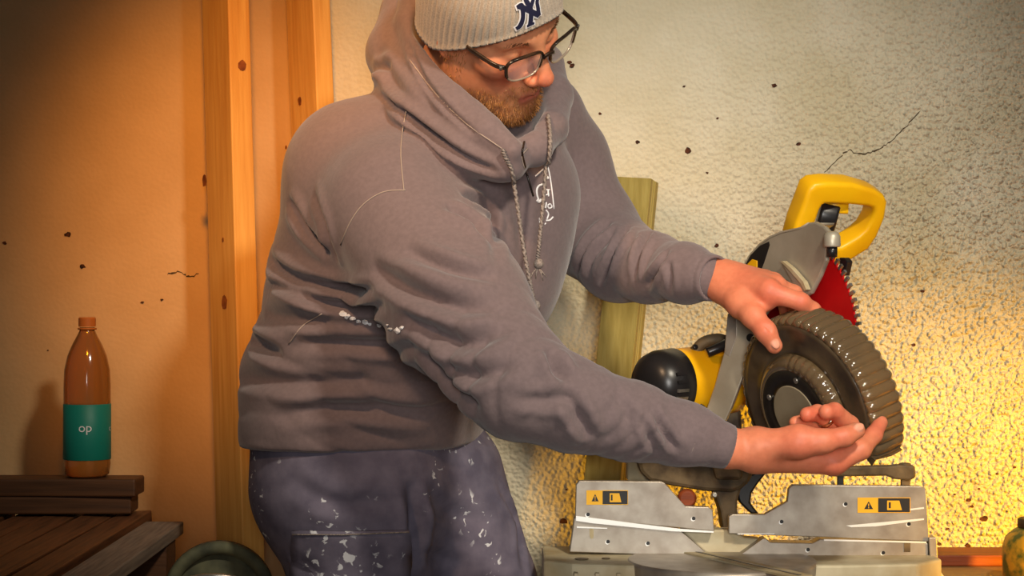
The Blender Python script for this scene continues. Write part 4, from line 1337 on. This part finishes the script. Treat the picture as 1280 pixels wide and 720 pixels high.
for s in (-1, 1):                              # eyebrows
    for _ in range(150):
        u = RNG.uniform(0, 1)
        p = np.array([s * (0.013 + 0.036 * u), 0.0955 - 0.016 * u * u, 0.0135 + 0.006 * math.sin(u * 2.6) + RNG.normal() * 0.0016])
        d_ = np.array([s * 0.8, 0.15, 0.35 - 0.6 * u]) * RNG.uniform(0.005, 0.008)
        w2 = np.array([0, 0, 0.0005]); b0 = len(ev)
        ev += [p - w2, p + w2, p + d_]; ef.append((b0, b0 + 1, b0 + 2))
tag(link('eyebrows', mesh('eyebrows', (HR @ np.array(ev).T).T + HO, ef), M['brow'], man), None, None, None, 'stuff')
for s in (-1, 1):
    link('eye', lathe('eye', H(s * 0.031, 0.0735, -0.0085), HR @ np.array([0, 1, 0]), [(-0.012 * math.cos(math.pi * i / 10), max(0.0003, 0.012 * math.sin(math.pi * i / 10))) for i in range(11)], 20), M['eye'], man)

# ---- hands and forearms
def hand(lo, hi, parts, nails, creases=()):
    g = Grid(lo, hi, 0.0014)
    for pts, rs, k in parts:
        g.chain([P(*q) for q in pts], rs, k)
    for (c, n, u, a, b) in nails:              # nail plates, slightly proud
        n = np.array(n, float); n /= np.linalg.norm(n); u = np.array(u, float); u -= n * (u @ n); u /= np.linalg.norm(u)
        g.add(g.el(P(*c), (a, b, 0.0022), np.stack([u, np.cross(n, u), n])), 0.0012)
    for pts, r in creases:
        pp = [P(*q) for q in pts]
        for a, b in zip(pp[:-1], pp[1:]):
            g.sub(g.rc(a, b, r, r), 0.004)
    V, Q = g.nets(2)
    return V, Q


OU = 0.035
up = lambda *q: [(x, y, Y + OU) for x, y, Y in q]
partsU = [
    (up((850, 341, 2.715), (884, 346, 2.690), (908, 352, 2.672)), [0.0275, 0.0265, 0.027], 0.01),
    (up((905, 353, 2.672), (960, 363, 2.606)), [0.024, 0.0175], 0.012), (up((905, 350, 2.675), (968, 358, 2.628)), [0.024, 0.0165], 0.012),
    (up((903, 348, 2.685), (966, 354, 2.652)), [0.022, 0.0155], 0.012), (up((902, 346, 2.692), (956, 350, 2.676)), [0.022, 0.0145], 0.012),
    (up((962, 365, 2.602), (1001, 377, 2.596), (1016, 388, 2.608), (1021, 399, 2.622)), [0.0150, 0.0120, 0.0108, 0.0092], 0.006),
    (up((968, 358, 2.628), (992, 367, 2.645), (1003, 382, 2.664), (1004, 396, 2.672)), [0.0148, 0.0118, 0.0106, 0.0092], 0.005),
    (up((966, 354, 2.652), (984, 364, 2.680), (994, 382, 2.698), (994, 396, 2.704)), [0.0140, 0.0112, 0.0100, 0.0088], 0.005),
    (up((956, 350, 2.676), (972, 362, 2.706), (980, 378, 2.718), (981, 390, 2.722)), [0.0130, 0.0100, 0.0090, 0.0080], 0.005),
    (up((905, 362, 2.662), (925, 378, 2.625), (941, 395, 2.598), (957, 414, 2.580), (968, 432, 2.582)), [0.0215, 0.0190, 0.0150, 0.0132, 0.0112], 0.010),
    (up((930, 384, 2.622), (958, 378, 2.612)), [0.013, 0.012], 0.014),
]
nailU = [((969.5, 430, 2.5705 + OU), (0.10, -0.95, 0.15), (0.30, 0, -0.85), 0.0075, 0.0062)]
V1, Q1 = hand(P(835, 460, 2.60) + Vector((0, -0.04, 0)), P(1045, 305, 2.80) + Vector((0, 0.01, 0)), partsU, nailU,
              [(up((957, 402, 2.566), (965, 410, 2.566)), 0.0010), (up((955, 406, 2.567), (963, 414, 2.566)), 0.0008)])
partsL = [
    ([(875, 551, 2.466), (910, 560, 2.472), (945, 563, 2.478)], [0.0255, 0.0250, 0.0250], 0.01),
    ([(945, 564, 2.480), (1042, 576, 2.492)], [0.0245, 0.0185], 0.014), ([(945, 562, 2.484), (1040, 570, 2.515)], [0.0245, 0.0175], 0.014),
    ([(945, 562, 2.488), (1030, 567, 2.535)], [0.0235, 0.0165], 0.014), ([(945, 562, 2.490), (1016, 566, 2.552)], [0.0225, 0.0155], 0.014),
    ([(950, 556, 2.466), (998, 552, 2.454), (1030, 552, 2.448)], [0.0190, 0.0200, 0.0158], 0.012),
    ([(1024, 552, 2.448), (1056, 546, 2.452), (1071, 538, 2.460)], [0.0152, 0.0124, 0.0108], 0.005),
    ([(1042, 577, 2.490), (1076, 562, 2.496), (1092, 544, 2.520), (1101, 528, 2.538)], [0.0172, 0.0128, 0.0108, 0.0092], 0.006),
    ([(1042, 572, 2.515), (1062, 531, 2.524), (1043, 514, 2.500), (1033, 515, 2.486)], [0.0150, 0.0122, 0.0112, 0.0102], 0.004),
    ([(1030, 568, 2.535), (1046, 532, 2.538), (1022, 516, 2.518), (1009, 518, 2.502)], [0.0145, 0.0114, 0.0106, 0.0098], 0.004),
    ([(1016, 566, 2.552), (1026, 536, 2.556), (1006, 526, 2.536), (994, 528, 2.522)], [0.0130, 0.0102, 0.0092, 0.0082], 0.004),
]
nailL = [((1074, 533.5, 2.4505), (0.25, -0.85, 0.45), (0.9, 0, 0.35), 0.0078, 0.0058)]
V2, Q2 = hand(P(862, 620, 2.45) + Vector((0, -0.04, 0)), P(1122, 495, 2.60) + Vector((0.0, 0.01, 0)), partsL, nailL,
              [([(1030, 567, 2.468), (1042, 561, 2.462), (1052, 560, 2.470)], 0.0016)])


def hand_col(V, reds, nails):
    c = np.tile(np.array(srgb(228, 138, 102)), (len(V), 1))
    for p, s, a in reds:
        m = (a * np.exp(-((V - np.array(P(*p))) ** 2).sum(1) / s ** 2))[:, None]
        c = c * (1 - m) + np.array(srgb(214, 98, 76)) * m
    for n in nails:
        d = np.linalg.norm(V - np.array(P(*n[0])), axis=1)
        m = np.clip((0.0082 - d) / 0.002, 0, 1)[:, None] * 0.8
        c = c * (1 - m) + np.array(srgb(232, 166, 138)) * m
    return c


C1 = hand_col(V1, [((965, 365, 2.63), 0.022, .6), ((1003, 376, 2.62), 0.014, .5), ((955, 410, 2.61), 0.016, .5), ((940, 345, 2.67), 0.03, .35), ((1020, 395, 2.65), 0.012, .6)], nailU)
C2 = hand_col(V2, [((1000, 556, 2.44), 0.03, .4), ((1050, 545, 2.44), 0.016, .4), ((1095, 535, 2.52), 0.018, .5), ((1040, 515, 2.49), 0.018, .6), ((1045, 590, 2.48), 0.03, .5), ((1010, 518, 2.5), .015, .6)], nailL)

# ---- torso and arms under the clothes, so that head and hands belong to one figure
g = Grid((-0.42, 2.36, 0.10), (0.34, 3.10, 1.62), 0.012)
core = [(P(452, 580, 2.87), P(500, 420, 2.85), .105, .11), (P(500, 420, 2.85), P(560, 260, 2.81), .11, .11), (P(560, 260, 2.81), H(0, -0.045, -0.14), .08, .052),
        (P(560, 230, 2.79), nap[0], .06, .055), (nap[0], nap[1], .055, .05), (nap[1], nap[2], .05, .042), (nap[2], nap[4], .042, .030), (nap[4], P(885, 553, 2.467), .030, .024),
        (P(560, 230, 2.79), fap[0], .05, .045), (fap[0], fap[2], .045, .042), (fap[2], fap[4], .040, .030), (fap[4], P(868, 344, 2.735), .030, .022),
        (P(452, 600, 2.85), Vector((-0.20, 2.82, 0.10)), .08, .045), (P(540, 600, 2.90), Vector((-0.02, 2.93, 0.10)), .08, .045)]
for a, b, ra, rb in core:
    g.add(g.rc(a, b, ra, rb), 0.03)
V3, Q3 = g.nets(1)
C3 = np.tile(np.array(srgb(222, 150, 120)), (len(V3), 1))
Vb = np.concatenate([VHw, V1, V2, V3]); off = np.cumsum([0, len(VHw), len(V1), len(V2)])
Qb = np.concatenate([QH + off[0], Q1 + off[1], Q2 + off[2], Q3 + off[3]])
Cb = np.concatenate([col, C1, C2, C3])
bme = np_mesh('body', Vb, Qb)
at = bme.color_attributes.new('Col', 'FLOAT_COLOR', 'POINT')
at.data.foreach_set('color', np.concatenate([Cb, np.ones((len(Cb), 1))], 1).astype(np.float32).ravel())
link('body', bme, M['skin'], man)
# finger ring
rp = P(1033, 523, 2.5265)
ra_ = (P(1046, 532, 2.538) - P(1022, 517, 2.518)).normalized()
link('finger_ring', lathe('ring', rp, ra_, [(-0.0028, 0.0112), (-0.0024, 0.0132), (0.0024, 0.0132), (0.0028, 0.0112)], 36), M['gold'], man)

# ---- knitted beanie with ribs running to the crown
EC, ER = np.array([0, -0.006, 0.030]), np.array([0.0875, 0.1085, 0.108])


def brim(th):                                  # th = 0 at the forehead
    c = math.cos(th)
    return -0.044 + 0.094 * max(0.0, (c + 0.15) / 1.15) ** 1.15 if c > -0.15 else -0.044 - 0.02 * (-c - 0.15)


def hat_pt(th, t, lift=0.0, rib=0.0):
    zb_ = brim(th)
    z = zb_ + (0.030 - zb_) * 0 
    # polar angle from the brim to the crown
    f0 = math.asin(max(-0.95, min(0.95, (zb_ - EC[2]) / ER[2]))) if zb_ > EC[2] else (zb_ - EC[2]) / ER[2]
    f = f0 + (math.pi / 2 - f0) * t
    if f >= 0:
        z, s = EC[2] + ER[2] * math.sin(f), math.cos(f)
    else:
        z, s = EC[2] + ER[2] * f, 1.0 - 0.10 * f * f
    roll = 0.0025 * math.exp(-(t / 0.03) ** 2)
    k = s * (1 + (lift + rib + roll) / 0.095)
    return np.array([ER[0] * math.sin(th) * k, EC[1] + ER[1] * math.cos(th) * k, z + (lift * math.sin(max(f, 0)))])


NR = 68
nth, nt_ = NR * 8, 54
hv, hf = [], []
for j in range(nt_ + 1):
    t_ = (j / nt_)
    for i in range(nth):
        th = 2 * math.pi * i / nth
        amp = 0.0030 * min(1.0, t_ / 0.02 + 0.5)
        hv.append(hat_pt(th, t_ * 0.985, 0.0, amp * (abs(math.cos(th * NR / 2)) - 0.5)))
for j in range(nt_):
    for i in range(nth):
        hf.append((j * nth + i, j * nth + (i + 1) % nth, (j + 1) * nth + (i + 1) % nth, (j + 1) * nth + i))
for i in range(nth):                           # turned-in edge
    p = hat_pt(2 * math.pi * i / nth, 0.0, -0.006, 0)
    hv.append(p + np.array([0, 0, 0.012]))
b0 = (nt_ + 1) * nth
for i in range(nth):
    hf.append((i, b0 + i, b0 + (i + 1) % nth, (i + 1) % nth))
hvw = (HR @ np.array(hv).T).T + HO
beanie = link('beanie', np_mesh('beanie', hvw, np.array(hf)), M['beanie'], man)
beanie['label'] = 'grey ribbed knit hat'


# emblem: interlaced letters, navy strokes on a white edge, laid on the hat's curve
def stroke_mesh(lines, grow, lift):
    vs, fs = [], []
    for ln in lines:
        c = catmull([Vector((a, b, 0)) for a, b, w in ln], 8)
        ws = catmull([Vector((w, 0, 0)) for a, b, w in ln], 8)
        n = len(c); b0 = len(vs)
        for i, p in enumerate(c):
            t = (c[min(i + 1, n - 1)] - c[max(i - 1, 0)]).normalized()
            if i == 0: p = p - t * grow
            if i == n - 1: p = p + t * grow
            s = Vector((-t.y, t.x, 0)); w = ws[i].x + grow
            for k in (-1, 1):
                q = p + s * w * k
                # emblem plane: x along the brow (person's left), y up from the brim
                th = LT0 - q.x * 1.3 / 0.098
                vs.append(H(*hat_pt(th, LZ0 + q.y / 0.165, lift)))
        for i in range(n - 1):
            fs.append((b0 + 2 * i, b0 + 2 * i + 1, b0 + 2 * i + 3, b0 + 2 * i + 2))
    return fix_normals(mesh('emblem', vs, fs))


LT0, LZ0 = 0.30, 0.055 + 0.022 / 0.165
e = 0.001
NY = [  # (x, y, half width) in metres about the emblem centre
    [(-0.017, 0.012, .0030), (-0.012, 0.013, .0030), (-0.010, 0.006, .0026), (-0.010, -0.006, .0026), (-0.013, -0.016, .0034), (-0.017, -0.018, .0030)],
    [(-0.014, 0.013, .0032), (-0.004, 0.003, .0032), (0.006, -0.008, .0032), (0.011, -0.014, .0030)],
    [(0.010, -0.014, .0028), (0.010, -0.002, .0026), (0.010, 0.008, .0026), (0.014, 0.013, .0030), (0.018, 0.012, .0024)],
    [(-0.006, 0.023, .0032), (-0.004, 0.014, .0030), (0.000, 0.004, .0030)],
    [(0.008, 0.023, .0030), (0.005, 0.014, .0028), (0.000, 0.004, .0030)],
    [(0.000, 0.005, .0028), (0.000, -0.008, .0028), (-0.001, -0.020, .0030)],
    [(-0.005, -0.021, .0020), (0.004, -0.021, .0020)],
]
em = link('emblem_edge', stroke_mesh(NY, 0.0015, 0.0022), M['print'], beanie)
link('emblem', stroke_mesh(NY, 0.0, 0.0028), M['navy'], beanie)

# ---- glasses
gl = link('glasses', sweep('bridge', catmull([H(-0.010, 0.1155, 0.001), H(-0.005, 0.1175, 0.006), H(0.005, 0.1175, 0.006), H(0.010, 0.1155, 0.001)], 5), rrect(0.0022, 0.0024, 0.001)), M['tortoise'], man)


def lens_outline(s, n=40, k=1.0):
    out = []
    for i in range(n):
        a = 2 * math.pi * i / n
        ca, sa = math.cos(a), math.sin(a)
        ex = 0.62
        x = 0.0275 * math.copysign(abs(ca) ** ex, ca) * k
        z = 0.0200 * math.copysign(abs(sa) ** ex, sa) * k
        x *= 1 + 0.10 * (z / 0.02)
        out.append(H(s * (0.0370 + x), 0.1125 - 0.010 * ((x + 0.0275) / 0.055) ** 2 - 0.06 * z * 0, -0.006 + z))
    return out


for s in (-1, 1):
    ol = lens_outline(s)
    lo_ = [i for i in range(40)]
    link('rim', sweep('rim', ol, rrect(0.0013, 0.0017, 0.0008, 2), closed=True), M['clearrim'], gl)
    topp = [lens_outline(s, 40, 1.02)[i % 40] for i in range(-2, 23)]
    link('brow_bar', sweep('brow_bar', topp, rrect(0.0018, 0.0022, 0.0008, 2), up=Vector(HR @ np.array([0, 1, 0]))), M['tortoise'], gl)
    lv = lens_outline(s, 40, 0.97)
    link('lens', mesh('lens', lv, [tuple(range(40))]), M['lens'], gl)
    link('temple', sweep('temple', catmull([H(s * 0.0690, 0.1020, 0.004), H(s * 0.0765, 0.090, 0.004), H(s * 0.0800, 0.060, 0.003), H(s * 0.0805, 0.040, 0.002)], 5), rrect(0.0018, 0.0034, 0.0012, 2), up=Vector(HR @ np.array([0, 0, 1]))), M['tortoise'], gl)
    link('hinge', lathe('hinge', H(s * 0.0735, 0.0990, 0.004), HR @ np.array([0, 0, 1]), [(-0.003, 0.0024), (0.003, 0.0024)], 10), M['steel'], gl)
